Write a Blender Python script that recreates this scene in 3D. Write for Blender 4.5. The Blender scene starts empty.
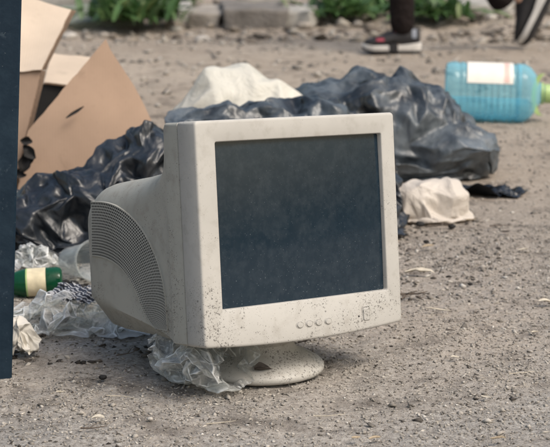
import bpy, math, random
import numpy as np
from mathutils import Matrix, Vector

rng = np.random.default_rng(7)
random.seed(7)
scene = bpy.context.scene
COL = scene.collection
R = math.radians

# ------------------------------------------------------------------ camera
CAM_H, PITCH, FPX = 0.8075, R(10.883), 1800.6          # metres, radians, focal length in photo pixels (550 wide)
cd = bpy.data.cameras.new('camera')
cam = bpy.data.objects.new('camera', cd)
COL.objects.link(cam)
cam.location = (0, 0, CAM_H)
cam.rotation_euler = (math.pi / 2 - PITCH, 0, 0)
cd.sensor_width = 36
cd.sensor_fit = 'HORIZONTAL'
cd.lens = 36 * FPX / 550
cd.clip_start, cd.clip_end = 0.1, 500
cd.dof.use_dof = True
cd.dof.focus_distance = 2.84
cd.dof.aperture_fstop = 10.5
scene.camera = cam

# ------------------------------------------------------------------ sky, sun, exposure
SUN_EL, SUN_AZ = R(52), R(128)       # azimuth clockwise from +Y (north): behind the camera, to the right
w = bpy.data.worlds.new('World'); scene.world = w; w.use_nodes = True
nt = w.node_tree
sky = nt.nodes.new('ShaderNodeTexSky'); sky.sky_type = 'NISHITA'; sky.sun_disc = False
sky.sun_elevation = SUN_EL; sky.sun_rotation = SUN_AZ
sky.air_density = 1.6; sky.dust_density = 6.0; sky.ozone_density = 1.0
nt.links.new(sky.outputs[0], nt.nodes['Background'].inputs[0])
nt.nodes['Background'].inputs[1].default_value = 0.125
sd = bpy.data.lights.new('sun', 'SUN'); sun = bpy.data.objects.new('sun', sd); COL.objects.link(sun)
sd.energy = 1.5; sd.angle = R(24); sd.color = (1.0, 0.965, 0.92)
sdir = Vector((math.sin(SUN_AZ) * math.cos(SUN_EL), math.cos(SUN_AZ) * math.cos(SUN_EL), math.sin(SUN_EL)))
sun.rotation_euler = sdir.to_track_quat('Z', 'Y').to_euler()
sun.location = sdir * 20
vs = scene.view_settings
scene.display_settings.display_device = 'sRGB'
vs.view_transform = 'Standard'; vs.look = 'None'; vs.gamma = 1; vs.exposure = 0.35
vs.use_curve_mapping = False
try:
    scene.cycles.transparent_max_bounces = 24
    scene.cycles.max_bounces = 10
    scene.cycles.use_denoising = True
except Exception:
    pass

# ------------------------------------------------------------------ geometry helpers
def ray(px, py):
    a, b = (px - 275) / FPX, (223.5 - py) / FPX
    c, s = math.cos(PITCH), math.sin(PITCH)
    return np.array([a, c + b * s, -s + b * c])

def G(px, py, z=0.0):
    """Where the line of sight through a photo pixel meets the level z."""
    d = ray(px, py); t = (z - CAM_H) / d[2]
    return np.array([t * d[0], t * d[1], z])

def AT(px, py, Y):
    """Where the line of sight through a photo pixel meets the upright plane y = Y."""
    d = ray(px, py); t = Y / d[1]
    return np.array([t * d[0], Y, CAM_H + t * d[2]])

def mesh(name, V, F, mat=None, parent=None, smooth=True, angle=None):
    me = bpy.data.meshes.new(name)
    V = np.asarray(V, dtype=np.float64)
    me.from_pydata(V.tolist(), [], [list(map(int, f)) for f in F])
    me.update()
    return link(name, me, mat, parent, smooth, angle)

def mesh_fast(name, V, F, mat=None, parent=None, smooth=False):
    """All faces with the same corner count, given as arrays."""
    me = bpy.data.meshes.new(name)
    V = np.asarray(V, np.float32); F = np.asarray(F, np.int32)
    n, k = F.shape
    me.vertices.add(len(V)); me.vertices.foreach_set('co', V.ravel())
    me.loops.add(n * k); me.loops.foreach_set('vertex_index', F.ravel())
    me.polygons.add(n)
    me.polygons.foreach_set('loop_start', np.arange(0, n * k, k, dtype=np.int32))
    me.polygons.foreach_set('loop_total', np.full(n, k, np.int32))
    me.update(); me.validate()
    return link(name, me, mat, parent, smooth, None)

def link(name, me, mat, parent, smooth, angle):
    if smooth:
        me.polygons.foreach_set('use_smooth', [True] * len(me.polygons))
        if angle is not None:
            me.set_sharp_from_angle(angle=R(angle))
    if mat is not None:
        me.materials.append(mat)
    o = bpy.data.objects.new(name, me)
    COL.objects.link(o)
    if parent is not None:
        o.parent = parent
    return o

def tag(o, label=None, cat=None, group=None, kind=None):
    if label: o['label'] = label
    if cat: o['category'] = cat
    if group: o['group'] = group
    if kind: o['kind'] = kind
    return o

def thing(name, loc, label, cat, group=None, rot=(0, 0, 0)):
    o = bpy.data.objects.new(name, None); COL.objects.link(o)
    o.empty_display_size = 0.05
    o.location = loc; o.rotation_euler = rot
    return tag(o, label, cat, group)

def grid_faces(nu, nv, wrap=False):
    i, j = np.meshgrid(np.arange(nu if wrap else nu - 1), np.arange(nv - 1), indexing='ij')
    i, j = i.ravel(), j.ravel(); i2 = (i + 1) % nu
    return np.stack([i * nv + j, i2 * nv + j, i2 * nv + j + 1, i * nv + j + 1], 1)

_LAT = np.random.default_rng(3).random((32, 32, 32)).astype(np.float32)
def noise(P, s=1.0, seed=0):
    """Smooth value noise in 0..1."""
    P = np.asarray(P, np.float64) * s + seed * 7.31
    f = np.floor(P).astype(int); t = P - f; t = t * t * (3 - 2 * t)
    r = 0
    for a in (0, 1):
        for b in (0, 1):
            for c in (0, 1):
                wgt = (t[..., 0] if a else 1 - t[..., 0]) * (t[..., 1] if b else 1 - t[..., 1]) * (t[..., 2] if c else 1 - t[..., 2])
                r = r + wgt * _LAT[(f[..., 0] + a) % 32, (f[..., 1] + b) % 32, (f[..., 2] + c) % 32]
    return r

def fbm(P, s=1.0, seed=0, o=4):
    r, a, n = 0, 1, 0
    for k in range(o):
        r = r + a * noise(P, s * 2 ** k, seed + k); n += a; a *= .5
    return r / n

def worley(P, seed=0, manhattan=True):
    P = np.asarray(P, np.float64) + seed * 5.17
    f = np.floor(P).astype(int); best = np.full(P.shape[:-1], 9.0)
    for a in (-1, 0, 1):
        for b in (-1, 0, 1):
            for c in (-1, 0, 1):
                g = f + np.array([a, b, c])
                i, j, k = g[..., 0] % 32, g[..., 1] % 32, g[..., 2] % 32
                q = g + np.stack([_LAT[i, j, k], _LAT[j, k, i], _LAT[k, i, j]], -1)
                d = np.abs(P - q)
                best = np.minimum(best, d.sum(-1) * .75 if manhattan else np.sqrt((d * d).sum(-1)))
    return best

def crumple(Q, size, seed=0, stretch=(1, 1, 1), octaves=3, gain=.55):
    """Sharp creased relief for film: facets meeting in folds, about -1..1."""
    Q = np.asarray(Q) * np.asarray(stretch)
    W = np.stack([fbm(Q, .8 / size, seed + 20 + k, 2) for k in range(3)], -1) - .5
    Q = Q + W * size * 1.1
    r, a = 0, 1.0
    for k in range(octaves):
        r = r + a * (worley(Q / (size / 2.1 ** k), seed + k) - .55) * 2; a *= gain
    fold = 1 - np.abs(2 * fbm(Q, 1.1 / size, seed + 40, 2) - 1) * 2.4
    return r * .6 + np.clip(fold, 0, 1) ** 4 * .5 - .1

def grid_normals(X, wrap):
    du = (np.roll(X, -1, 0) - np.roll(X, 1, 0)) if wrap else np.gradient(X, axis=0)
    dv = np.gradient(X, axis=1)
    n = np.cross(du, dv); n /= np.linalg.norm(n, axis=-1, keepdims=True) + 1e-9
    for _ in range(2):
        n2 = n.copy()
        n2[:, 1:-1] = n[:, 1:-1] * 2 + n[:, :-2] + n[:, 2:]
        n2 += (np.roll(n, 1, 0) + np.roll(n, -1, 0)) if wrap else 0
        n = n2 / (np.linalg.norm(n2, axis=-1, keepdims=True) + 1e-9)
    return n

# ------------------------------------------------------------------ material helpers
class NT:
    def __init__(self, name):
        self.m = bpy.data.materials.new(name); self.m.use_nodes = True
        self.t = self.m.node_tree; self.n = self.t.nodes
        self.b = self.n['Principled BSDF']; self.out = self.n['Material Output']
    def add(self, kind, **kw):
        n = self.n.new('ShaderNode' + kind)
        for k, v in kw.items():
            if hasattr(n, k): setattr(n, k, v)
        return n
    def L(self, a, b): self.t.links.new(a, b)
    def coord(self, which='Object', scale=None):
        c = self.add('TexCoord').outputs[which]
        if scale is not None:
            mp = self.add('Mapping'); self.L(c, mp.inputs[0]); mp.inputs['Scale'].default_value = scale
            c = mp.outputs[0]
        return c
    def noise(self, c, scale, detail=4, rough=.55, dist=0, out=0):
        n = self.add('TexNoise'); self.L(c, n.inputs['Vector'])
        n.inputs['Scale'].default_value = scale; n.inputs['Detail'].default_value = detail
        n.inputs['Roughness'].default_value = rough; n.inputs['Distortion'].default_value = dist
        return n.outputs[out]
    def voro(self, c, scale, feature='F1', out='Distance'):
        n = self.add('TexVoronoi', feature=feature); self.L(c, n.inputs['Vector']); n.inputs['Scale'].default_value = scale
        return n.outputs[out]
    def ramp(self, f, stops, interp='LINEAR'):
        n = self.add('ValToRGB'); self.L(f, n.inputs[0]); cr = n.color_ramp; cr.interpolation = interp
        while len(cr.elements) < len(stops): cr.elements.new(.5)
        for e, (p, c) in zip(cr.elements, stops):
            e.position = p; e.color = tuple(c) + (1,) if hasattr(c, '__len__') else (c, c, c, 1)
        return n.outputs[0]
    def math(self, op, a, b=0.0, clamp=False):
        n = self.add('Math', operation=op); n.use_clamp = clamp
        for i, v in enumerate((a, b)):
            if hasattr(v, 'is_output'): self.L(v, n.inputs[i])
            else: n.inputs[i].default_value = v
        return n.outputs[0]
    def mix(self, f, a, b):
        n = self.add('Mix', data_type='RGBA')
        for s, v in ((n.inputs[0], f), (n.inputs[6], a), (n.inputs[7], b)):
            if hasattr(v, 'is_output'): self.L(v, s)
            else: s.default_value = (tuple(v) + (1,)) if hasattr(v, '__len__') else v
        return n.outputs[2]
    def bump(self, h, strength=.3, dist=.01, prev=None):
        n = self.add('Bump'); self.L(h, n.inputs['Height']); n.inputs['Strength'].default_value = strength
        n.inputs['Distance'].default_value = dist
        if prev is not None: self.L(prev, n.inputs['Normal'])
        return n.outputs[0]
    def set(self, **kw):
        names = dict(color='Base Color', rough='Roughness', metal='Metallic', spec='Specular IOR Level', normal='Normal', alpha='Alpha',
                     trans='Transmission Weight', ior='IOR', sub='Subsurface Weight', coat='Coat Weight', sheen='Sheen Weight')
        for k, v in kw.items():
            s = self.b.inputs[names[k]]
            if hasattr(v, 'is_output'): self.L(v, s)
            elif hasattr(v, '__len__'): s.default_value = tuple(v) + (1,)
            else: s.default_value = v
        return self

def simple(name, col, rough=.6, spread=.18, scale=20, bump=.15, bdist=.003, metal=0, spec=.5):
    m = NT(name); c = m.coord()
    n = m.noise(c, scale, 5)
    lo = [x * (1 - spread) for x in col]; hi = [min(1, x * (1 + spread)) for x in col]
    m.set(color=m.ramp(n, [(.3, lo), (.7, hi)]), rough=rough, metal=metal, spec=spec)
    m.set(normal=m.bump(m.noise(c, scale * 5, 4), bump, bdist))
    return m.m

# ---- ground
def mat_ground():
    m = NT('dirt'); c = m.coord()
    big = m.noise(c, .9, 5, .6); mid = m.noise(c, 9, 6, .62); fine = m.noise(c, 120, 5, .7); grit = m.noise(c, 420, 3, .6)
    sep = m.add('SeparateXYZ'); m.L(c, sep.inputs[0])
    far = m.add('MapRange'); m.L(sep.outputs[1], far.inputs[0])
    far.inputs[1].default_value = 2.6; far.inputs[2].default_value = 5.0
    near_c = m.ramp(fine, [(.28, (.098, .092, .086)), (.42, (.236, .222, .205)), (.58, (.372, .354, .328)), (.75, (.57, .55, .515))])
    far_c = m.ramp(fine, [(.25, (.15, .122, .098)), (.5, (.33, .279, .228)), (.75, (.49, .425, .355))])
    col = m.mix(far.outputs[0], near_c, far_c)
    col = m.mix(m.ramp(big, [(.42, 0), (.62, .55)]), col, (.44, .38, .315))
    col = m.mix(m.ramp(mid, [(.33, .7), (.47, 0)]), col, (.085, .072, .062))
    col = m.mix(m.ramp(grit, [(.70, 0), (.76, .8)]), col, (.55, .52, .47))
    col = m.mix(m.ramp(grit, [(.27, .8), (.34, 0)]), col, (.03, .028, .028))
    b = m.bump(fine, .8, .006); b = m.bump(grit, .6, .002, b); b = m.bump(mid, .5, .02, b)
    m.set(color=col, rough=.95, spec=.15, normal=b)
    return m.m

def mat_chips(name, stops, rough=.9):
    m = NT(name); g = m.add('NewGeometry')
    m.set(color=m.ramp(g.outputs['Random Per Island'], stops), rough=rough, spec=.2)
    return m.m

# ---- monitor plastics
def mat_plastic(name, col, dirt=1.0, grime=.25):
    m = NT(name); c = m.coord()
    n1 = m.noise(c, 6, 5, .6); n2 = m.noise(c, 40, 4, .6)
    base = m.mix(m.ramp(n1, [(.35, 0), (.75, 1)]), col, [x * .86 for x in col])
    base = m.mix(m.math('MULTIPLY', m.ramp(n2, [(.5, 0), (.75, 1)]), grime), base, (.26, .235, .20))
    sep = m.add('SeparateXYZ'); m.L(c, sep.inputs[0])
    low = m.add('MapRange'); m.L(sep.outputs[2], low.inputs[0])
    low.inputs[1].default_value = .34; low.inputs[2].default_value = -.02; low.inputs[3].default_value = .28; low.inputs[4].default_value = 1
    patch = m.ramp(m.noise(c, 14, 3), [(.34, .12), (.62, 1)])
    den = m.math('MULTIPLY', low.outputs[0], patch)
    warp = m.add('VectorMath', operation='ADD')
    wn = m.add('TexNoise'); m.L(c, wn.inputs['Vector']); wn.inputs['Scale'].default_value = 150
    sc = m.add('VectorMath', operation='SCALE'); m.L(wn.outputs['Color'], sc.inputs[0]); sc.inputs['Scale'].default_value = .006
    m.L(c, warp.inputs[0]); m.L(sc.outputs[0], warp.inputs[1])
    tot = None
    for s, thr in ((120, .22), (250, .60), (480, .62)):
        v = m.add('TexVoronoi'); m.L(warp.outputs[0], v.inputs['Vector']); v.inputs['Scale'].default_value = s
        rnd = m.add('SeparateXYZ'); m.L(v.outputs['Color'], rnd.inputs[0])
        lim = m.math('MULTIPLY', m.math('POWER', rnd.outputs[0], 2.2), m.math('MULTIPLY', den, thr * dirt))
        hit = m.math('LESS_THAN', v.outputs['Distance'], lim)
        tot = hit if tot is None else m.math('MAXIMUM', tot, hit)
    base = m.mix(m.math('MULTIPLY', tot, .62), base, (.045, .04, .036))
    m.set(color=base, rough=m.ramp(n2, [(.3, .42), (.7, .62)]), spec=.4, normal=m.bump(m.noise(c, 700, 2), .08, .001))
    return m.m

def mat_screen():
    m = NT('screen_glass'); c = m.coord()
    st = m.coord('Object', (1.0, 1.0, .85))
    dust = m.ramp(m.noise(st, 60, 7, .75), [(.44, .0), (.90, .11)])
    smear = m.ramp(m.noise(st, 9, 5, .65, .6), [(.52, 0), (.85, .045)])
    sep = m.add('SeparateXYZ'); m.L(c, sep.inputs[0])
    low = m.add('MapRange'); m.L(sep.outputs[2], low.inputs[0]); low.inputs[1].default_value = .31; low.inputs[2].default_value = .05
    low.inputs[3].default_value = .5
    speck = None
    for sc_, k_ in ((210, .20), (420, .30)):
        v = m.add('TexVoronoi'); m.L(c, v.inputs['Vector']); v.inputs['Scale'].default_value = sc_
        sx = m.add('SeparateXYZ'); m.L(v.outputs['Color'], sx.inputs[0])
        lim = m.math('MULTIPLY', m.math('POWER', sx.outputs[0], 4), m.math('MULTIPLY', low.outputs[0], k_))
        hit = m.math('MULTIPLY', m.math('LESS_THAN', v.outputs['Distance'], lim), m.math('MULTIPLY', sx.outputs[1], .55))
        speck = hit if speck is None else m.math('MAXIMUM', speck, hit)
    f = m.math('MAXIMUM', m.math('ADD', dust, smear, True), speck)
    col = m.mix(f, (.007, .019, .032), (.22, .255, .285))
    m.set(color=col, rough=m.ramp(m.noise(c, 20, 4), [(.3, .05), (.7, .16)]), spec=.6)
    return m.m

# ---- films
def mat_binbag(name='bin_bag_film', base=(.009, .012, .017), dust=(.06, .074, .088), amt=.30, rough=.30, lo=.45):
    m = NT(name); c = m.coord()
    n = m.noise(c, 6, 6, .65, .8)
    m.set(color=m.mix(m.ramp(n, [(lo, 0), (lo + .3, amt)]), base, dust))
    b = None
    for sc_, st_, ds_, k in ((14, .30, .014, 1), (45, .20, .005, 2)):
        mp = m.add('Mapping'); m.L(c, mp.inputs[0]); mp.inputs['Rotation'].default_value = (.4 * k, .7, .5 + k); mp.inputs['Scale'].default_value = (1, 1, .55)
        wn = m.add('TexNoise'); m.L(mp.outputs[0], wn.inputs['Vector']); wn.inputs['Scale'].default_value = sc_ * .7; wn.inputs['Detail'].default_value = 2
        sc2 = m.add('VectorMath', operation='SCALE'); m.L(wn.outputs['Color'], sc2.inputs[0]); sc2.inputs['Scale'].default_value = 1.6 / sc_
        ad = m.add('VectorMath', operation='ADD'); m.L(mp.outputs[0], ad.inputs[0]); m.L(sc2.outputs[0], ad.inputs[1])
        v = m.add('TexVoronoi', distance='MANHATTAN'); m.L(ad.outputs[0], v.inputs['Vector']); v.inputs['Scale'].default_value = sc_
        b = m.bump(v.outputs['Distance'], st_, ds_, b)
    m.set(rough=m.ramp(n, [(.3, rough), (.7, rough + .14)]), spec=.65, normal=b)
    return m.m

def mat_clear(name, tint=(.90, .92, .92), milk=.10, grime=(.40, .38, .35), gamt=.35):
    m = NT(name); c = m.coord()
    tr = m.add('BsdfTransparent'); tr.inputs[0].default_value = tint + (1,)
    n = m.noise(c, 26, 6, .65, .6)
    m.set(color=m.mix(m.ramp(n, [(.45, 0), (.8, gamt)]), (.80, .82, .82), grime), rough=.08, spec=1.0)
    b = m.bump(m.math('ABSOLUTE', m.math('SUBTRACT', m.noise(c, 95, 4, .6, 1.2), .5)), .5, .004); m.set(normal=b)
    lw = m.add('LayerWeight'); lw.inputs[0].default_value = .45; m.L(b, lw.inputs['Normal'])
    f = m.math('ADD', m.math('MULTIPLY', lw.outputs['Facing'], .52), m.ramp(n, [(.38, milk * .2), (.72, milk * 2.8)]), True)
    geo = m.add('NewGeometry')      # whitens creased film, painting in the highlights its gloss lacks
    f = m.math('ADD', f, m.ramp(geo.outputs['Pointiness'], [(.504, 0), (.56, .8)]), True)
    ms = m.add('MixShader'); m.L(f, ms.inputs[0]); m.L(tr.outputs[0], ms.inputs[1]); m.L(m.b.outputs[0], ms.inputs[2])
    m.L(ms.outputs[0], m.out.inputs[0])
    return m.m

def mat_white_film(name, col=(.74, .71, .64), trans=.35):
    m = NT(name); c = m.coord()
    n = m.noise(c, 9, 6, .6)
    m.set(color=m.mix(m.ramp(n, [(.4, 0), (.8, .6)]), col, [x * .72 for x in col]), rough=.42)
    fold = m.math('ABSOLUTE', m.math('SUBTRACT', m.noise(c, 20, 5, .6, 1.2), .5))
    b = m.bump(fold, .5, .02); m.set(normal=b)
    t = m.add('BsdfTranslucent'); t.inputs[0].default_value = tuple(col) + (1,); m.L(b, t.inputs['Normal'])
    ms = m.add('MixShader'); ms.inputs[0].default_value = trans
    m.L(m.b.outputs[0], ms.inputs[1]); m.L(t.outputs[0], ms.inputs[2]); m.L(ms.outputs[0], m.out.inputs[0])
    return m.m

def mat_tint(name, tint, body, mixf, rough=.1):
    m = NT(name); c = m.coord()
    tr = m.add('BsdfTransparent'); tr.inputs[0].default_value = tint + (1,)
    m.set(color=body, rough=rough, spec=.7, normal=m.bump(m.noise(c, 30, 3), .15, .006))
    lw = m.add('LayerWeight'); lw.inputs[0].default_value = .3
    f = m.math('ADD', m.math('MULTIPLY', lw.outputs['Facing'], .5), mixf, True)
    ms = m.add('MixShader'); m.L(f, ms.inputs[0]); m.L(tr.outputs[0], ms.inputs[1]); m.L(m.b.outputs[0], ms.inputs[2])
    m.L(ms.outputs[0], m.out.inputs[0])
    return m.m

def mat_cardboard(name, col):
    m = NT(name); c = m.coord()
    n = m.noise(c, 5, 5, .6); f = m.noise(c, 160, 3); stain = m.noise(c, 11, 6, .7, .5)
    base = m.mix(m.ramp(n, [(.35, 0), (.75, 1)]), col, [x * .80 for x in col])
    base = m.mix(m.ramp(f, [(.6, 0), (.8, .25)]), base, [x * .6 for x in col])
    base = m.mix(m.ramp(stain, [(.58, 0), (.72, .45)]), base, [x * .55 for x in col])
    wv = m.add('TexWave', wave_type='BANDS', bands_direction='X'); m.L(c, wv.inputs['Vector']); wv.inputs['Scale'].default_value = 45
    m.set(color=base, rough=.85, spec=.2, normal=m.bump(wv.outputs['Fac'], .06, .002))
    return m.m

def mat_steel():
    m = NT('navy_paint'); c = m.coord()
    n = m.noise(c, 14, 6, .7)
    col = m.mix(m.ramp(n, [(.45, 0), (.75, .7)]), (.007, .019, .034), (.022, .043, .064))
    v = m.noise(c, 160, 3, .6)
    col = m.mix(m.ramp(v, [(.70, 0), (.77, .6)]), col, (.22, .25, .27))
    col = m.mix(m.ramp(m.noise(c, 34, 7, .75), [(.60, 0), (.72, .55)]), col, (.075, .105, .13))
    col = m.mix(m.ramp(m.noise(c, 9, 6, .7), [(.66, 0), (.74, .6)]), col, (.10, .062, .042))
    m.set(color=col, rough=.62, spec=.22, normal=m.bump(m.noise(c, 70, 5), .35, .003))
    return m.m

def mat_stripes():
    m = NT('printed_wrapper_film'); c = m.coord()
    w_ = m.add('TexWave', wave_type='BANDS', bands_direction='DIAGONAL'); m.L(c, w_.inputs['Vector'])
    w_.inputs['Scale'].default_value = 52; w_.inputs['Distortion'].default_value = 7; w_.inputs['Detail'].default_value = 2
    w_.inputs['Detail Scale'].default_value = 2
    m.set(color=m.ramp(w_.outputs['Fac'], [(.55, (.025, .026, .035)), (.78, (.42, .42, .43))]), rough=.3)
    return m.m

M = dict(
    ground=mat_ground(),
    gravel=mat_chips('gravel_mix', [(0, (.07, .062, .055)), (.12, (.16, .146, .128)), (.35, (.28, .255, .225)), (.8, (.38, .35, .31)), (.97, (.46, .43, .385)), (1, (.60, .58, .54))]),
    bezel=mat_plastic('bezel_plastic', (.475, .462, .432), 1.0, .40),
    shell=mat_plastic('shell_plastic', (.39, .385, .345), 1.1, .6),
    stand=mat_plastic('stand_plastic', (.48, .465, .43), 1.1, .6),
    grille=simple('grille_plastic', (.36, .36, .33), .55, .12, 12, .05),
    dark=simple('shade_and_led_black', (.02, .02, .02), .9),  # painted shade behind the grille and in the box; also the unlit indicator
    screen=mat_screen(),
    bag=mat_binbag(),
    bag_grey=mat_binbag('grey_bag_film', (.011, .015, .020), (.145, .172, .195), 1.0, .33, .41),
    clear=mat_clear('clear_film'),
    clear2=mat_clear('dusty_clear_film', (.90, .91, .89), .13, (.33, .30, .26), .7),
    white=mat_white_film('cream_film', (.84, .82, .74), .35),
    white2=mat_white_film('white_film', (.76, .70, .63), .30),
    card=mat_cardboard('cardboard', (.40, .282, .205)),
    card_lit=mat_cardboard('cardboard_lit', (.59, .49, .39)),  # paler copy of the card, light on the upturned flaps put into colour
    card_edge=simple('cardboard_edge', (.30, .205, .14), .9, .3, 120, .4),
    steel=mat_steel(),
    stripes=mat_stripes(),
    jug=mat_tint('blue_bottle_plastic', (.72, .92, .97), (.30, .68, .82), .24),
    water=mat_tint('bottle_light_tint', (.82, .96, .99), (.25, .72, .88), .14, .05),  # tint stands for light shining through the lower part of the bottle
    label=simple('bottle_label', (.80, .76, .69), .5, .05, 30, .05),
    label_red=simple('label_print', (.70, .50, .44), .5, .1, 30, .05),
    lime=simple('lime_plastic', (.36, .50, .20), .4, .1),
    green=mat_tint('green_glass', (.05, .36, .19), (.006, .10, .045), .42),
    paper=simple('cream_label', (.66, .58, .40), .7, .2, 40),
    cup=mat_tint('clear_cup_plastic', (.90, .92, .92), (.66, .69, .69), .09),
    char=simple('charred_crumb', (.014, .013, .013), .8, .4, 60, .6, .004),
    leaf=simple('dry_leaf', (.40, .32, .22), .8, .25, 60, .4),
    leaf_pale=simple('pale_dry_leaf', (.56, .51, .42), .8, .2, 60, .4),
    leaf_dark=simple('dark_leaf', (.075, .062, .055), .85, .35, 60, .4),
    twig=simple('twig_bark', (.12, .095, .075), .9, .3, 80, .5),
    straw=simple('straw', (.52, .46, .36), .8, .2, 60),
    scrap=simple('paper_scrap', (.72, .69, .63), .8, .1, 30),
    stone=simple('stone', (.30, .27, .235), .9, .3, 9, .6, .02),
    stone_pale=simple('pale_stone', (.44, .41, .37), .9, .22, 9, .6, .02),
    stone_dark=simple('dark_stone', (.17, .155, .14), .9, .3, 9, .6, .02),
    concrete=simple('weathered_concrete', (.34, .325, .295), .92, .28, 4, .5, .02),
    moss=simple('mossy_concrete', (.20, .215, .175), .92, .3, 4, .5, .02),
    skin=simple('skin', (.52, .32, .23), .5, .1, 10, .1),
    trouser=simple('dark_trousers', (.014, .010, .0095), .95, .35, 7, .8, .03, 0, .2),
    shirt=simple('grey_shirt', (.11, .12, .14), .9, .2, 12, .4, .006),
    hair=simple('dark_hair', (.03, .02, .015), .7, .3, 60, .5),
    shoe=simple('black_shoe_mesh', (.016, .015, .017), .7, .3, 40, .4),
    sole=simple('white_sole', (.62, .60, .57), .6, .08, 20),
    red=simple('red_shoe_trim', (.26, .035, .055), .6, .2, 20),
    sock=simple('grey_trim', (.20, .22, .26), .7, .2, 20),
)
def mat_foliage():
    m = NT('leaf_green'); g = m.add('NewGeometry')
    col = m.ramp(g.outputs['Random Per Island'], [(0, (.04, .085, .03)), (.45, (.08, .165, .052)), (.8, (.13, .235, .08)), (1, (.24, .28, .12))])
    m.set(color=col, rough=.5)
    t = m.add('BsdfTranslucent'); m.L(col, t.inputs[0]); ms = m.add('MixShader'); ms.inputs[0].default_value = .3
    m.L(m.b.outputs[0], ms.inputs[1]); m.L(t.outputs[0], ms.inputs[2]); m.L(ms.outputs[0], m.out.inputs[0])
    return m.m
M['foliage'] = mat_foliage()

# ------------------------------------------------------------------ thin film solver (position based), used for bags and sheets
def film(nu, nv, X0, rest_uv, wrap=False, steps=120, iters=8, solids=(), grav=.0006, floor=.003, damp=.90, stiff_bend=.25, pin=None, push=None, cap=None):
    """X0: (nu,nv,3) start; rest_uv: (ru,rv) arrays broadcastable to the grid giving rest spacing along u and v.
    solids: (centre, radii, rotation 3x3) ellipsoids kept outside."""
    X = X0.reshape(-1, 3).astype(np.float64).copy(); P = X.copy()
    idx = np.arange(nu * nv).reshape(nu, nv)
    ru = np.broadcast_to(rest_uv[0], (nu, nv)); rv = np.broadcast_to(rest_uv[1], (nu, nv))
    batches = []
    def addb(du, dv, mult, k, onlypush):
        I, J = np.meshgrid(np.arange(nu), np.arange(nv), indexing='ij')
        I2, J2 = I + du, J + dv
        ok = (J2 >= 0) & (J2 < nv) & ((I2 < nu) | wrap)
        A, B = idx[I[ok], J[ok]], idx[I2[ok] % nu, J2[ok]]
        r = np.sqrt((du * ru[I[ok], J[ok]]) ** 2 + (dv * rv[I[ok], J[ok]]) ** 2) * mult
        st = max(du, abs(dv))
        key = ((I[ok] // du) if du else (J[ok] // abs(dv))) % 2
        seam = (I2[ok] >= nu)
        for p in (0, 1):
            s = (key == p) & ~seam
            if s.any(): batches.append((A[s], B[s], r[s], k, onlypush))
        if seam.any(): batches.append((A[seam], B[seam], r[seam], k, onlypush))
    addb(1, 0, 1, .5, False); addb(0, 1, 1, .5, False)
    addb(1, 1, 1, .35, False); addb(1, -1, 1, .35, False)
    addb(2, 0, .93, stiff_bend * .5, True); addb(0, 2, .93, stiff_bend * .5, True)
    for s in range(steps):
        vel = (X - P) * damp; P = X.copy(); X = X + vel; X[:, 2] -= grav
        if push is not None: X += push(X, s)
        for it in range(iters):
            for A, B, r, k, op in batches:
                d = X[B] - X[A]; l = np.sqrt((d * d).sum(1)) + 1e-9
                e = (l - r) / l
                if op: e = np.minimum(e, 0)
                d *= (e * k)[:, None]
                X[A] += d; X[B] -= d
            for c, rad, rot in solids:
                q = (X - c) @ rot / rad
                l2 = (q * q).sum(1); h = l2 < 1
                if h.any():
                    qq = q[h]; qq /= np.sqrt(l2[h])[:, None] + 1e-9
                    X[h] = (qq * rad) @ rot.T + c
            np.maximum(X[:, 2], floor, out=X[:, 2])
            if pin is not None: X[pin[0]] = pin[1]
            if cap is not None: X = cap(X)
    return X.reshape(nu, nv, 3)

def refine(X, wrap):
    """Double the grid by midpoint with a smooth (4-point) rule."""
    def up(A, wr):
        if wr:
            a, b, c, d = np.roll(A, 1, 0), A, np.roll(A, -1, 0), np.roll(A, -2, 0)
            mid = (-a + 9 * b + 9 * c - d) / 16
            o = np.empty((2 * len(A),) + A.shape[1:]); o[0::2] = A; o[1::2] = mid
            return o
        pad = np.concatenate([2 * A[:1] - A[1:2], A, 2 * A[-1:] - A[-2:-1]])
        mid = (-pad[:-3] + 9 * pad[1:-2] + 9 * pad[2:-1] - pad[3:]) / 16
        o = np.empty((2 * len(A) - 1,) + A.shape[1:]); o[0::2] = A; o[1::2] = mid
        return o
    Y = up(X, wrap)
    return up(Y.swapaxes(0, 1), False).swapaxes(0, 1)

def rotz(a):
    c, s = math.cos(a), math.sin(a)
    return np.array([[c, -s, 0], [s, c, 0], [0, 0, 1.]])
def rotx(a):
    c, s = math.cos(a), math.sin(a)
    return np.array([[1., 0, 0], [0, c, -s], [0, s, c]])
def roty(a):
    c, s = math.cos(a), math.sin(a)
    return np.array([[c, 0, s], [0, 1., 0], [-s, 0, c]])

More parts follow.
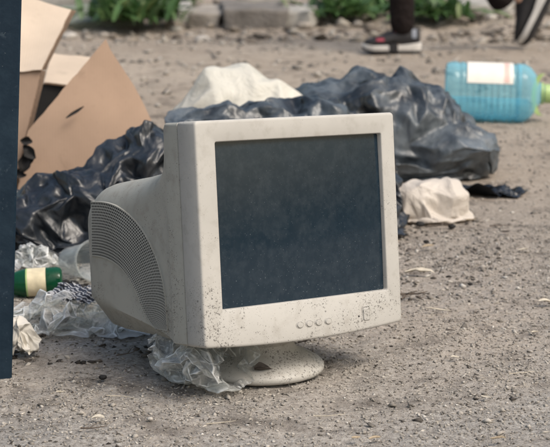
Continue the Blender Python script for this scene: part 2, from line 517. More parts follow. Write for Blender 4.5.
def sack(name, lumps, axis, mid, length, girth, mat, nu=56, nv=44, seed=0, steps=90, slack=1.12, fine=14, pinch=(.12, .12)):
    """A filled bag: a film tube gathered at both ends round a load of lumps. axis: unit vector along the tube."""
    axis = np.asarray(axis, float); axis /= np.linalg.norm(axis)
    side = np.cross(axis, [0, 0, 1]); side /= np.linalg.norm(side); upv = np.cross(side, axis)
    u = np.arange(nu) / nu * 2 * math.pi; v = np.linspace(0, 1, nv)
    prof = np.clip(np.sin(np.pi * (v * .96 + .02)), 0, 1) ** .55
    prof = np.maximum(prof, np.where(v < .5, pinch[0], pinch[1]))
    Rr = girth / 2 / math.pi
    X = (np.asarray(mid)[None, None] + ((v - .5) * length)[None, :, None] * axis
         + (Rr * prof)[None, :, None] * (np.cos(u)[:, None, None] * side + np.sin(u)[:, None, None] * upv))
    X += (np.stack([noise(X, 9, seed + k) for k in range(3)], -1) - .5) * .05
    X[..., 2] = np.maximum(X[..., 2], .004)
    vf = np.linspace(0, 1, 2 * nv - 1)
    taper = np.clip(np.sin(np.pi * vf) ** .5 * 1.25, .16, 1.0)[None, :]
    ru = girth * slack / nu; rv = length * slack * 1.1 / (nv - 1)
    X = film(nu, nv, X, (ru * taper[:, ::2], rv), True, steps, 7, lumps)
    X = refine(X, True)
    X = film(nu * 2, 2 * nv - 1, X, (ru / 2 * taper, rv / 2), True, fine, 5, lumps, stiff_bend=.35)
    n2, m2 = nu * 2, 2 * nv - 1
    nn = grid_normals(X, True)
    flip = ((X - X.reshape(-1, 3).mean(0)) * nn).sum() < 0
    V = np.concatenate([X.reshape(-1, 3), X[:, 0].mean(0)[None], X[:, -1].mean(0)[None]])
    F = [list(f) for f in grid_faces(n2, m2, True)]
    a, b = n2 * m2, n2 * m2 + 1
    for i in range(n2):
        j = (i + 1) % n2
        F.append([a, j * m2, i * m2]); F.append([b, i * m2 + m2 - 1, j * m2 + m2 - 1])
    if flip: F = [f[::-1] for f in F]
    base = np.array([mid[0], mid[1], 0.0])
    o = mesh(name, V - base, F, mat)
    o.location = base
    return o

def vnormals(V, T):
    fn = np.cross(V[T[:, 1]] - V[T[:, 0]], V[T[:, 2]] - V[T[:, 0]])
    N = np.stack([sum(np.bincount(T[:, k], fn[:, d], len(V)) for k in range(3)) for d in range(3)], -1)
    return N / (np.linalg.norm(N, axis=1, keepdims=True) + 1e-12)

def subdivide(V, T):
    """Split every triangle in four; returns vertices, triangles, index of first new vertex and edge lengths."""
    E = np.concatenate([T[:, [0, 1]], T[:, [1, 2]], T[:, [2, 0]]]); E.sort(axis=1)
    U, inv = np.unique(E[:, 0].astype(np.int64) * len(V) + E[:, 1], return_inverse=True)
    a, b = U // len(V), U % len(V); n = len(T); n0 = len(V)
    mid = inv + n0; m0, m1, m2 = mid[:n], mid[n:2 * n], mid[2 * n:]
    L = np.linalg.norm(V[a] - V[b], axis=1)
    V2 = np.concatenate([V, (V[a] + V[b]) / 2])
    T2 = np.concatenate([np.stack([T[:, 0], m0, m2], 1), np.stack([m0, T[:, 1], m1], 1), np.stack([m2, m1, T[:, 2]], 1), np.stack([m0, m1, m2], 1)])
    return V2, T2, n0, L

def relax(V, T, k, f=.5):
    E = np.concatenate([T[:, [0, 1]], T[:, [1, 2]], T[:, [2, 0]]])
    A = np.concatenate([E[:, 0], E[:, 1]]); B = np.concatenate([E[:, 1], E[:, 0]])
    cnt = np.bincount(A, minlength=len(V))
    for _ in range(k):
        S = np.stack([np.bincount(A, V[B, d], len(V)) for d in range(3)], -1) / np.maximum(cnt, 1)[:, None]
        V = V + (S - V) * f
    return V

def facet(o, target, amps, seed, jitter=.012, stretch=(1, 1, 1), levels=4, soft=2, floor=.002):
    """Turn a smooth film into taut creased panels: few large triangles, split with ever smaller kinks."""
    me = o.data; st_ = np.array(stretch, float)
    co = np.array([v.co for v in me.vertices]) * st_
    me.vertices.foreach_set('co', co.ravel()); me.update()
    tri = sum(len(p.vertices) - 2 for p in me.polygons)
    md = o.modifiers.new('d', 'DECIMATE'); md.ratio = min(1, target / tri); md.use_collapse_triangulate = True
    ev = o.evaluated_get(bpy.context.evaluated_depsgraph_get()); m2 = bpy.data.meshes.new_from_object(ev); o.modifiers.clear()
    m2.calc_loop_triangles()
    V = np.array([v.co for v in m2.vertices]) / st_; T = np.array([t.vertices[:] for t in m2.loop_triangles])
    bpy.data.meshes.remove(m2)
    r = np.random.default_rng(seed)
    V = V + r.normal(0, jitter, V.shape)
    for k in range(levels):
        V, T, n0, L = subdivide(V, T)
        if k < len(amps) and amps[k]:
            N = vnormals(V, T); V[n0:] += N[n0:] * (r.normal(0, 1, len(V) - n0) * L * amps[k])[:, None]
        if k >= levels - (2 if soft > 1 else 1): V = relax(V, T, soft)
    z0 = floor - o.location[2]
    V[:, 2] = np.maximum(V[:, 2], z0)
    mat = me.materials[0]; name = me.name
    nm = bpy.data.meshes.new(name); nm.vertices.add(len(V)); nm.vertices.foreach_set('co', V.astype(np.float32).ravel())
    n = len(T); nm.loops.add(n * 3); nm.loops.foreach_set('vertex_index', T.astype(np.int32).ravel())
    nm.polygons.add(n); nm.polygons.foreach_set('loop_start', np.arange(0, 3 * n, 3, dtype=np.int32)); nm.polygons.foreach_set('loop_total', np.full(n, 3, np.int32))
    nm.update(); nm.validate(); nm.polygons.foreach_set('use_smooth', [True] * n); nm.materials.append(mat)
    o.data = nm; bpy.data.meshes.remove(me); nm.name = name
    return o

def ell(c, r, rz=0, rx=0):
    return (np.asarray(c, float), np.asarray(r, float), rotz(rz) @ rotx(rx))

def sheet(name, c, size, n, mat, seed=0, squeeze=.5, height=.05, steps=70, solids=(), yaw=0, cap=None, panels=None, amps=(.13, .07), jitter=.004, soft=1):
    """A crumpled film lying on the ground: a flat sheet squeezed to a smaller footprint."""
    nu, nv = n
    a = (np.linspace(-.5, .5, nu) * size[0] * squeeze)[:, None]; b = (np.linspace(-.5, .5, nv) * size[1] * squeeze)[None, :]
    X = np.stack([a + 0 * b, b + 0 * a, 0 * a + 0 * b], -1)
    N = np.stack([fbm(X + 3, 9 / max(size), seed + k, 3) for k in range(3)], -1) - .5
    X = X + N * np.array([.25, .25, 0]) * max(size) * .35
    X[..., 2] = height * np.clip(fbm(X + 5, 14 / max(size), seed + 9, 3) * 2.2 - .5, 0.05, 1.4)
    rr = np.hypot(a / (size[0] * squeeze * .5), b / (size[1] * squeeze * .5))
    X[..., 2] *= np.clip(1.25 - rr ** 2 * .8, .1, 1)
    X = X @ rotz(yaw).T
    X += np.array([c[0], c[1], 0])
    ru, rv = size[0] / (nu - 1), size[1] / (nv - 1)
    X = film(nu, nv, X, (ru, rv), False, steps, 5, solids, grav=.0004, damp=.6, stiff_bend=.3, cap=cap)
    X = refine(X, False)
    X = film(2 * nu - 1, 2 * nv - 1, X, (ru / 2, rv / 2), False, 8, 4, solids, grav=.0002, damp=.5, stiff_bend=.4, cap=cap)
    n2, m2 = 2 * nu - 1, 2 * nv - 1
    base = np.array([c[0], c[1], 0.])
    o = mesh(name, X.reshape(-1, 3) - base, grid_faces(n2, m2), mat)
    o.location = base
    facet(o, panels or nu * nv * .34, amps, seed, jitter, levels=4, soft=soft)
    return o

# ------------------------------------------------------------------ ground
def graded(a, b, fine, growth, lo, hi):
    """Coordinates from lo to hi, even inside a..b and ever wider outside."""
    mid = list(np.arange(a, b, fine)); s, x = fine, mid[-1]
    while x < hi: s *= growth; x += s; mid.append(x)
    s, x, pre = fine, a, []
    while x > lo: s *= growth; x -= s; pre.append(x)
    return np.array(pre[::-1] + mid)

def ground_height(x, y):
    P = np.stack([x, y, 0 * x], -1)
    near = np.exp(-((y - 3) / 3.0) ** 2)
    z = (fbm(P, 5, 1, 3) - .5) * .012 + (fbm(P, 38, 4, 3) - .5) * .010 * near
    z = z + (fbm(P, 2.0, 8, 4) - .5) * .05 * np.clip((y - 5.6) / 2, 0, 1)
    t = np.clip((y - 9.3) / 1.0, 0, 1); z = z + t * t * (3 - 2 * t) * .07          # the bank at the back
    z = z + (fbm(P, 7, 11, 4) - .5) * .09 * np.clip((y - 8.9) / .6, 0, 1) * np.clip((10.9 - y) / .4, 0, 1)
    return z - .004
gx = graded(-.75, .75, .0075, 1.06, -60, 60); gy = graded(2.25, 3.5, .0075, 1.035, -20, 120)
GX, GY = np.meshgrid(gx, gy, indexing='ij')
ground = mesh_fast('ground', np.stack([GX, GY, ground_height(GX, GY)], -1).reshape(-1, 3), grid_faces(len(gx), len(gy)), M['ground'], smooth=True)
tag(ground, 'trampled dirt ground with grit and dust', kind='structure')

def scatter(name, n, xr, yr, smin, smax, label, mat, seed, power=2.5, share=.15, el=(1.8, 3.2)):
    r = np.random.default_rng(seed)
    c = np.stack([r.uniform(*xr, n), r.uniform(*yr, n)], -1)
    keep = fbm(np.stack([c[:, 0], c[:, 1], 0 * c[:, 0]], -1), 3.5, seed, 3) + r.normal(0, .1, n) > .40
    c = c[keep]; n = len(c)
    s = smin + (smax - smin) * r.random(n) ** power
    asp = np.where(r.random(n) < share, r.uniform(*el, n), r.uniform(.9, 1.7, n))
    base = np.array([[1, 0, 0], [-1, 0, 0], [0, 1, 0], [0, -1, 0], [0, 0, 1], [0, 0, -1]], float)
    V = base[None] * r.uniform(.6, 1.2, (n, 6, 1)) + r.normal(0, .16, (n, 6, 3))
    V[..., 0] *= (s * asp ** .5)[:, None]; V[..., 1] *= (s / asp ** .5)[:, None]; V[..., 2] *= (s * r.uniform(.25, .75, n))[:, None]
    a = r.uniform(0, 6.283, n); ca, sa = np.cos(a)[:, None], np.sin(a)[:, None]
    t = r.normal(0, .3, n)[:, None]
    x, y, z = V[..., 0].copy(), V[..., 1].copy(), V[..., 2].copy()
    z = z + x * t
    V[..., 0] = x * ca - y * sa + c[:, :1]; V[..., 1] = x * sa + y * ca + c[:, 1:]
    V[..., 2] = z + (ground_height(c[:, 0], c[:, 1]) + s * .18)[:, None]
    f = np.array([[0, 2, 4], [2, 1, 4], [1, 3, 4], [3, 0, 4], [2, 0, 5], [1, 2, 5], [3, 1, 5], [0, 3, 5]])
    F = (f[None] + (np.arange(n) * 6)[:, None, None]).reshape(-1, 3)
    o = mesh_fast(name, V.reshape(-1, 3), F, mat)
    return tag(o, label, kind='stuff')
scatter('gravel', 110000, (-1.0, 1.0), (2.2, 4.2), .0010, .0044, 'fine grey grit and dry chips strewn over the near dirt', M['gravel'], 21, 3.6)
M['chips'] = mat_chips('chip_mix', [(0, (.08, .07, .06)), (.3, (.24, .215, .185)), (.75, (.42, .385, .335)), (1, (.56, .52, .46))])
scatter('dry_chips', 12000, (-1.0, 1.0), (2.2, 3.9), .0012, .0034, 'short dry plant fibres and chips in the near dirt', M['chips'], 31, 2.0, 1.0, (3.5, 8.0))
scatter('gravel', 1300, (-1.0, 1.0), (2.2, 4.2), .003, .010, 'small loose stones on the near dirt', M['gravel'], 32, 3.0)
scatter('gravel', 30000, (-1.7, 1.9), (3.4, 6.4), .0015, .008, 'loose grit around the bin bags', M['gravel'], 22, 3.5)
scatter('gravel', 9000, (-3.2, 3.4), (6.4, 10.9), .003, .024, 'coarse rubble grit along the far bank', M['gravel'], 23, 4.0)

M['rubble'] = mat_chips('rubble_mix', [(0, (.07, .06, .05)), (.4, (.16, .135, .112)), (.8, (.27, .235, .195)), (1, (.42, .39, .34))])
scatter('rubble', 2600, (-2.6, 2.8), (9.0, 10.9), .008, .055, 'brown rubble and clods along the far bank', M['rubble'], 24, 3.0)

M['crumbs'] = mat_chips('dark_crumb_mix', [(0, (.025, .022, .02)), (.6, (.085, .074, .065)), (1, (.19, .168, .145))])
scatter('dark_crumbs', 800, (.14, .50), (3.55, 4.35), .0015, .0075, 'dark soil crumbs around the white bag', M['crumbs'], 41, 2.5, .4)
scatter('dark_crumbs', 700, (-.50, -.12), (2.95, 3.75), .002, .010, 'dark soil crumbs around the green bottle', M['crumbs'], 42, 2.5, .4)
scatter('dark_crumbs', 1600, (-.7, .75), (2.3, 3.5), .001, .0045, 'scattered dark crumbs in the near dirt', M['crumbs'], 43, 3.0, .4)

# ------------------------------------------------------------------ far edge: pavement, slabs, stones, weeds
pv = mesh('pavement', [(-40, 11.55, .115), (40, 11.35, .115), (40, 70, .16), (-40, 70, .16), (-40, 11.55, -.2), (40, 11.35, -.2)], [(0, 1, 2, 3), (0, 4, 5, 1)], M['concrete'], smooth=False)
tag(pv, 'pale pavement beyond the dirt bank', kind='structure')

def rough_box(name, c, size, rz, mat, seed, tilt=(0, 0), n=(18, 8, 6), amp=.26):
    """A broken slab: a subdivided box with chipped, wavering faces."""
    P, F = [], []
    def face(o, a, b, na, nb):
        s = len(P)
        for i in range(na + 1):
            for j in range(nb + 1): P.append(np.array(o) + np.array(a) * i / na + np.array(b) * j / nb)
        for i in range(na):
            for j in range(nb):
                k = s + i * (nb + 1) + j; F.append((k, k + nb + 1, k + nb + 2, k + 1))
    X, Y, Z = size; x, y, z = -X / 2, -Y / 2, 0
    face((x, y, Z), (X, 0, 0), (0, Y, 0), n[0], n[1]); face((x, y, 0), (X, 0, 0), (0, 0, Z), n[0], n[2]); face((-x, y, 0), (0, Y, 0), (0, 0, Z), n[1], n[2])
    face((-x, -y, 0), (-X, 0, 0), (0, 0, Z), n[0], n[2]); face((x, -y, 0), (0, -Y, 0), (0, 0, Z), n[1], n[2])
    P = np.array(P)
    N = np.stack([fbm(P, 3.5 / Z ** .5 * .8, seed + k, 4) for k in range(3)], -1) - .5
    P = P + N * amp * np.array([1.6, 1.2, .7]) * Z * 2
    P = P @ (rotx(tilt[0]) @ roty(tilt[1])).T @ rotz(rz).T
    o = mesh(name, P, F, mat, angle=45); o.location = c
    import bmesh
    bm = bmesh.new(); bm.from_mesh(o.data); bmesh.ops.remove_doubles(bm, verts=bm.verts, dist=1e-4)
    bmesh.ops.recalc_face_normals(bm, faces=bm.faces); bm.to_mesh(o.data); bm.free()
    return o

slabs = [  # px, py of the front foot, size, turn, colour
    (254, 25, (.34, .50, .10), .05, 'stone_dark', 'long dark faced kerb slab at the top centre', (R(1), R(1))),
    (298, 24, (.20, .45, .085), -.12, 'concrete', 'short kerb slab right of the dark faced one', (R(2), R(-2))),
    (209, 24, (.17, .5, .075), -.10, 'stone', 'short kerb slab left of the dark faced one', (R(2), R(3))),
    (179, 21, (.15, .4, .085), .18, 'concrete', 'small broken kerb block next to the left weeds', (R(4), R(-3))),
    (325, 19, (.13, .30, .08), .3, 'stone', 'small cracked slab end left of the right weeds', (R(2), R(-4))),
    (258, 13, (.24, .22, .17), .04, 'concrete', 'upper pale block resting behind the dark faced kerb slab', (R(1), R(1))),
    (92, 23, (.50, .60, .055), .10, 'moss', 'mossy green grey slab tilted beside the cardboard box', (R(6), R(-5))),
    (484, 18, (.36, .5, .09), -.10, 'concrete', 'weathered slab behind the lifted shoe', (R(1), R(1))),
    (528, 15, (.30, .5, .085), .12, 'stone', 'brown slab at the top right corner', (R(2), R(-2))),
    (60, 14, (.5, .5, .12), -.04, 'concrete', 'pale slab hidden partly behind the cardboard box', (R(1), R(1))),
]
for k, (x, y, s, rz, m_, lab, tl) in enumerate(slabs):
    c = G(x, y, .04)
    o = rough_box('concrete_slab', (c[0], c[1] + s[1] / 2, .025), s, rz, M[m_], 40 + k, tl)
    tag(o, lab, 'slab', 'broken slabs along the far bank', 'thing')

def pebble(name, c, r, mat, seed, flat=.6, n=(14, 9)):
    u = np.arange(n[0]) / n[0] * 2 * math.pi; v = np.linspace(.12, math.pi - .12, n[1])
    D = np.stack([np.cos(u)[:, None] * np.sin(v), np.sin(u)[:, None] * np.sin(v), 0 * u[:, None] + np.cos(v)], -1)
    rr = .72 + .55 * fbm(D, 1.6, seed, 3); rr = np.round(rr * 9) / 9 * .5 + rr * .5
    V = D * rr[..., None] * np.asarray(r) * np.array([1, 1, flat])
    V = np.concatenate([V.reshape(-1, 3), V[:, 0].mean(0)[None], V[:, -1].mean(0)[None]])
    F = [list(f) for f in grid_faces(n[0], n[1], True)]
    a = n[0] * n[1]
    for i in range(n[0]):
        j = (i + 1) % n[0]; F.append([a, j * n[1], i * n[1]]); F.append([a + 1, i * n[1] + n[1] - 1, j * n[1] + n[1] - 1])
    o = mesh(name, V, [f[::-1] for f in F], mat, angle=50); o.location = c
    return o

stones = [  # px, py of the foot, half width px, colour, label
    (70, 38, 8, 'stone_pale', 'pale grey stone right beside the cardboard flap corner'),
    (88, 35, 5, 'stone', 'round buff stone below the mossy slab'),
    (104, 32, 6, 'stone', 'small brown stone left of the weeds foot'),
    (129, 32, 5, 'stone_pale', 'pale stone under the left weeds'),
    (142, 33, 6, 'stone', 'tan stone under the right edge of left weeds'),
    (118, 41, 5, 'stone_dark', 'dark flat stone below the left weeds'),
    (156, 27, 5, 'stone_pale', 'light stone between left weeds and kerb slab'),
    (176, 28, 7, 'stone_pale', 'pale flat stone at the left end of long kerb slab'),
    (190, 32, 6, 'stone', 'grey stone below the left end of long kerb slab'),
    (202, 35, 8, 'stone_pale', 'bright flat stone lying on dirt below kerb slab'),
    (215, 27, 6, 'stone_dark', 'dark stone tucked under the kerb slab'),
    (228, 38, 4, 'stone', 'small stone directly above the cream sack'),
    (304, 28, 9, 'stone', 'brown block under right end of long kerb slab'),
    (318, 23, 6, 'stone_dark', 'dark stone at right end of long kerb slab'),
    (333, 20, 5, 'stone_pale', 'pale upright stone left of the right weeds'),
    (346, 22, 8, 'stone_pale', 'long pale stone at the foot of right weeds'),
    (358, 27, 5, 'stone', 'tan stone just above the planted shoe toe'),
    (352, 36, 5, 'stone', 'flat tan stone left of the planted shoe'),
    (443, 25, 6, 'stone_pale', 'white stone right of the walking trousers'),
    (434, 38, 5, 'stone', 'tan stone behind the planted shoe heel'),
    (462, 31, 5, 'stone', 'brown stone between the two shoes'),
    (492, 23, 6, 'stone_pale', 'bright white stone below the lifted shoe trouser'),
    (480, 42, 5, 'stone', 'yellowish flat stone above the blue bottle'),
    (506, 20, 10, 'stone_dark', 'dark stone heap piece left of the lifted shoe'),
]
for k, (x, y, hw, m_, lab) in enumerate(stones):
    c = G(x, y, .02 if y < 36 else 0.0); c[2] = float(ground_height(np.array([c[0]]), np.array([c[1]]))[0])
    s = hw / FPX * c[1]
    o = pebble('stone', (c[0], c[1], c[2] + s * .22), (s, s * .8, s * .8), M[m_], 60 + k, .6 + .25 * random.random())
    o.rotation_euler.z = random.random() * .6
    tag(o, lab, 'stone', 'stones along the far bank')

def weeds(c, n, length, spread, seed, label, cat='weeds'):
    """A clump of drooping leaves: stems plus many narrow pointed leaf blades."""
    r = np.random.default_rng(seed)
    root = thing('weed_clump', c, label, cat, 'weeds along the far bank')
    V, F = [], []
    SV, SF = [], []
    for k in range(n):
        a = r.uniform(0, 6.283); L = length * r.uniform(.5, 1.15); lean = r.uniform(.25, 1.25)
        b0 = np.array([r.normal(0, spread[0] * .42), r.normal(0, spread[1] * .4), 0])
        d = np.array([math.cos(a), math.sin(a), 0]); w0 = L * r.uniform(.07, .17); sd_ = np.array([-d[1], d[0], 0])
        s = len(V); m = 5
        for i in range(m + 1):
            t = i / m
            p = b0 + d * (L * (math.sin(lean) * t + .25 * t * t)) + np.array([0, 0, L * (math.cos(lean * .8) * t - .55 * lean * t * t) + .02])
            ww = w0 * (math.sin(math.pi * min(1, .12 + t * .88)) ** .8) * (1 if t < .99 else .1)
            V += [p - sd_ * ww + np.array([0, 0, ww * .35]), p, p + sd_ * ww + np.array([0, 0, ww * .35])]
        for i in range(m):
            q = s + 3 * i; F += [(q, q + 1, q + 4, q + 3), (q + 1, q + 2, q + 5, q + 4)]
        if k % 6 == 0:
            s = len(SV)
            for i in range(4):
                p = b0 + d * L * .3 * i / 3 + np.array([0, 0, L * .6 * i / 3])
                SV += [p + np.array([.004, 0, 0]), p + np.array([-.002, .0035, 0]), p + np.array([-.002, -.0035, 0])]
            for i in range(3):
                for j in range(3):
                    SF.append((s + 3 * i + j, s + 3 * i + (j + 1) % 3, s + 3 * i + 3 + (j + 1) % 3, s + 3 * i + 3 + j))
    tag(mesh('leaves', V, F, M['foliage'], root), kind='stuff')
    tag(mesh('stems', SV, SF, M['foliage'], root), kind='stuff')
    return root
def wz(px, py): c = G(px, py, .05); return (c[0], c[1], .05)
weeds(wz(136, 22), 220, .20, (.26, .2), 1, 'dense green weeds overhanging the kerb left of centre')
weeds(wz(165, 6), 110, .15, (.22, .2), 2, 'low green weeds behind the short kerb slab')
weeds(wz(352, 18), 150, .18, (.24, .2), 3, 'green leafy weeds just left of the walking trousers')
weeds(wz(434, 19), 150, .16, (.22, .18), 4, 'green weeds just right of the walking trousers')
weeds(wz(396, 12), 110, .16, (.24, .18), 5, 'green weeds behind the dark trouser leg')
weeds(wz(108, 5), 90, .14, (.2, .2), 6, 'thin grass tuft behind the mossy slab')

# ------------------------------------------------------------------ the monitor
YAW, TILT, ROLL = 0.67502, 0.13240, 0.04712
ct, st = math.cos(TILT), math.sin(TILT)
RM = rotz(YAW) @ np.array([[1, 0, 0], [0, ct, st], [0, -st, ct]]) @ np.array([[math.cos(ROLL), 0, math.sin(ROLL)], [0, 1, 0], [-math.sin(ROLL), 0, math.cos(ROLL)]])
ORG = np.array([0.0534, 2.8133, 0.0850])           # bottom middle of the front face
PIV = ORG + RM @ np.array([0, .125, 0])
root = thing('crt_monitor', (PIV[0], PIV[1], 0), 'dirty beige tube computer monitor standing on the dirt', 'monitor')
BODY = Matrix.Translation(Vector(ORG - np.array([PIV[0], PIV[1], 0]))) @ Matrix(RM.tolist()).to_4x4()
def mpart(name, V, F, mat, parent=None, **kw):
    o = mesh(name, V, F, mat, parent or root, **kw)
    if parent is None: o.matrix_local = BODY
    return o

MW, MH = .41, .3505
def rrect(x0, x1, z0, z1, r, bow=0., ns=22, nc=5, bow_top=0.):
    """Rounded rectangle as a closed loop, bottom edge bowed down by bow."""
    pts = []
    for (cx, cz, a0, ex, ez) in ((x1 - r, z0 + r, -90, x1, z1 - r), (x1 - r, z1 - r, 0, x0 + r, z1), (x0 + r, z1 - r, 90, x0, z0 + r), (x0 + r, z0 + r, 180, x1 - r, z0)):
        for i in range(nc + 1):
            a = R(a0 + 90 * i / nc); pts.append((cx + r * math.cos(a), cz + r * math.sin(a)))
        lx, lz = pts[-1]
        for i in range(1, ns):
            t = i / ns; pts.append((lx + (ex - lx) * t, lz + (ez - lz) * t))
    P = np.array(pts)
    f = np.clip(1 - ((P[:, 0] - (x0 + x1) / 2) / ((x1 - x0) / 2)) ** 2, 0, 1)
    P[:, 1] -= bow * f * np.clip(1 - (P[:, 1] - z0) / .03, 0, 1)
    P[:, 1] += bow_top * f * np.clip(1 - (z1 - P[:, 1]) / .03, 0, 1)
    return P
def loops_mesh(loops):
    """loops: list of (n,3); quads between each."""
    n = len(loops[0]); V = np.concatenate(loops); F = []
    for k in range(len(loops) - 1):
        for i in range(n):
            j = (i + 1) % n; F.append((k * n + i, k * n + j, (k + 1) * n + j, (k + 1) * n + i))
    return V, F
def at_y(P, y, push=0.): return np.stack([P[:, 0], np.full(len(P), y), P[:, 1]], -1)
h = MW / 2
SX0, SX1, SZ0, SZ1 = -.1665, .1735, .0570, .3155
def outer(inset, r): return rrect(-h + inset, h - inset, inset, MH - inset, r, .0085)
def inner(grow, r): return rrect(SX0 - grow, SX1 + grow, SZ0 - grow, SZ1 + grow, r)
def bowy(L, amt):   # the front face swells a little toward its middle line
    L = L.copy(); L[:, 1] -= amt * (1 - (L[:, 0] / h) ** 2) * np.clip(1 - L[:, 2] / .06, 0, 1); return L
loops = [at_y(outer(.0022, .005), .0475), at_y(outer(0, .006), .0455), bowy(at_y(outer(0, .006), .0045), .006), bowy(at_y(outer(.0008, .006), .0016), .006),
         bowy(at_y(outer(.0022, .006), .0004), .006), bowy(at_y(outer(.005, .006), 0), .006), at_y(inner(.0030, .004), 0), at_y(inner(.0018, .0035), .0005), at_y(inner(.0012, .003), .0018), at_y(inner(.0006, .0025), .010), at_y(inner(.0004, .0025), .014)]
V, F = loops_mesh(loops)
mpart('bezel', V, F, M['bezel'], angle=50)
# glass
nu_, nv_ = 28, 22
sx, sz = np.meshgrid(np.linspace(SX0 - .004, SX1 + .004, nu_), np.linspace(SZ0 - .004, SZ1 + .004, nv_), indexing='ij')
cxs, czs = (SX0 + SX1) / 2, (SZ0 + SZ1) / 2
sy = .0060 + .0035 * (((sx - cxs) / .17) ** 2 * .6 + ((sz - czs) / .13) ** 2 * .4)
mpart('screen', np.stack([sx, sy, sz], -1).reshape(-1, 3), grid_faces(nu_, nv_), M['screen'])
# rear shell, lofted along its depth
kY = np.array([.049, .0505, .084, .0875, .091, .096, .104, .115, .13, .15, .18, .22, .26, .30, .335, .352, .364, .372, .377, .379])
kW = np.interp(kY, [.049, .0505, .084, .0875, .10, .125, .16, .21, .30, .352, .364, .372, .377, .379], [.201, .2035, .2035, .2025, .196, .188, .1835, .182, .181, .179, .176, .170, .160, .148])
kT = np.interp(kY, [.049, .0505, .084, .0875, .091, .096, .104, .115, .13, .15, .18, .22, .30, .335, .352, .364, .372, .377, .379],
               [.3475, .3495, .3495, .346, .330, .310, .2955, .2865, .2795, .2735, .2680, .2630, .2555, .2515, .248, .243, .235, .222, .210])
kB = np.interp(kY, [.049, .0505, .0875, .115, .20, .30, .36, .372, .377, .379], [.005, .003, .003, .009, .027, .048, .060, .064, .072, .08])
kC = np.interp(kY, [.049, .0875, .115, .20, .30, .379], [.004, .004, .010, .022, .032, .040])
kR = np.interp(kY, [.049, .084, .0875, .096, .13, .2, .379], [.006, .006, .008, .014, .034, .052, .060])
kZ0 = np.interp(kY, [.049, .0505, .30, .37, .379], [.002, .0, .006, .012, .03])
def section(w_, t_, b_, c_, r_, z0):
    half = []
    for i in range(7): half.append((0 + (w_ - c_) * i / 6, z0))
    for i in range(1, 4): half.append((w_ - c_ + c_ * i / 4, z0 + (b_ - z0) * i / 4))
    for i in range(15): half.append((w_, b_ + (t_ - r_ - b_) * i / 14))
    for i in range(1, 9):
        a = R(90 * i / 8); half.append((w_ - r_ + r_ * math.cos(a), t_ - r_ + r_ * math.sin(a)))
    for i in range(1, 7): half.append(((w_ - r_) * (1 - i / 6), t_))
    half = np.array(half); other = half[1:-1][::-1] * np.array([-1, 1])
    return np.concatenate([half, other])
loops = [at_y(section(*a), y) for y, *a in zip(kY, kW, kT, kB, kC, kR, kZ0)]
loops.append(at_y(section(.125, .195, .09, .02, .02, .05), .380)); loops.append(at_y(section(.115, .185, .095, .02, .02, .06), .425)); loops.append(at_y(section(.05, .14, .11, .01, .01, .10), .432))
V, F = loops_mesh(loops)
n0 = len(loops[0]); last = (len(loops) - 1) * n0
F.append([last + i for i in range(n0)])
F = [f[::-1] for f in F]
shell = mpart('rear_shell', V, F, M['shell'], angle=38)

# perforated grille on the left flank: real holes in a thin curved strip, black backing painted for the shade inside the holes
def side_w(y): return np.interp(y, kY, kW)
def px_on_side(px, py):
    d = RM.T @ ray(px, py); c = RM.T @ (np.array([0, 0, CAM_H]) - ORG); x = -.182
    for _ in range(6):
        t = (x - c[0]) / d[0]; p = c + t * d; x = -side_w(p[1])
    return p[1], p[2]
oc = np.array([px_on_side(*p) for p in ((92, 202), (104, 202), (114, 204.5), (124, 210), (133.5, 218), (142, 228), (149, 240), (155, 253), (160, 267), (164, 283), (166.3, 300), (167.6, 316), (168.4, 331))])
ic = np.array([px_on_side(*p) for p in ((92.5, 255.5), (98, 255.5), (105, 257), (113, 260.5), (121, 266.5), (127, 273.5), (132, 281), (137, 291), (141, 301), (144.5, 311), (147, 317), (149.5, 321), (152, 324.5), (154, 326.5), (157, 328.5))])
def resample(C, n):
    s = np.concatenate([[0], np.cumsum(np.hypot(*np.diff(C, axis=0).T))]); t = np.linspace(0, s[-1], n)
    return np.stack([np.interp(t, s, C[:, 0]), np.interp(t, s, C[:, 1])], -1)
def smooth_curve(C, n):
    C = resample(C, n)
    for _ in range(12): C[1:-1] = (C[:-2] + 2 * C[1:-1] + C[2:]) / 4
    return resample(C, n)
NA, NB = 64, 19
oc, ic = smooth_curve(oc, NA + 1), smooth_curve(ic, NA + 1)
def gp(i, j, off):
    a, b = min(int(i), NA - 1), i - min(int(i), NA - 1)
    p = (oc[a] * (1 - b) + oc[a + 1] * b) * (1 - j / NB) + (ic[a] * (1 - b) + ic[a + 1] * b) * (j / NB)
    return (-float(side_w(p[0])) - off, p[0], p[1])
GV, GF = [], []
hs = .36
for i in range(NA):
    for j in range(NB):
        sh = .5 * (j % 2)
        if sh and i in (0, NA - 1):          # solid half cells close the staggered rows
            s = len(GV); x0_ = 0 if i == 0 else NA - .5
            GV += [gp(x0_, j, .0026), gp(x0_ + .5, j, .0026), gp(x0_ + .5, j + 1, .0026), gp(x0_, j + 1, .0026)]; GF.append((s, s + 1, s + 2, s + 3))
            if i == NA - 1: continue
        s = len(GV)
        for (a, b) in ((0, 0), (1, 0), (1, 1), (0, 1)): GV.append(gp(i + sh + a, j + b, .0026))
        for k in range(8):
            an = math.pi / 4 * k + math.pi * 1.25; GV.append(gp(i + sh + .5 + hs * math.cos(an), j + .5 + hs * math.sin(an), .0026))
        for k in range(4):     # ring of quads and triangles from the cell edge to the round hole
            a, b = s + k, s + (k + 1) % 4; q0, q1, q2 = s + 4 + 2 * k, s + 4 + 2 * k + 1, s + 4 + (2 * k + 2) % 8
            GF += [(a, q1, q0), (a, b, q1), (b, q2, q1)]
grille = mpart('vent_grille', GV, GF, M['grille'], smooth=False)
DV = [gp(i, j * NB, .0008) for i in range(NA + 1) for j in (0, 1)]
mpart('grille_backing', DV, grid_faces(NA + 1, 2), M['dark'])
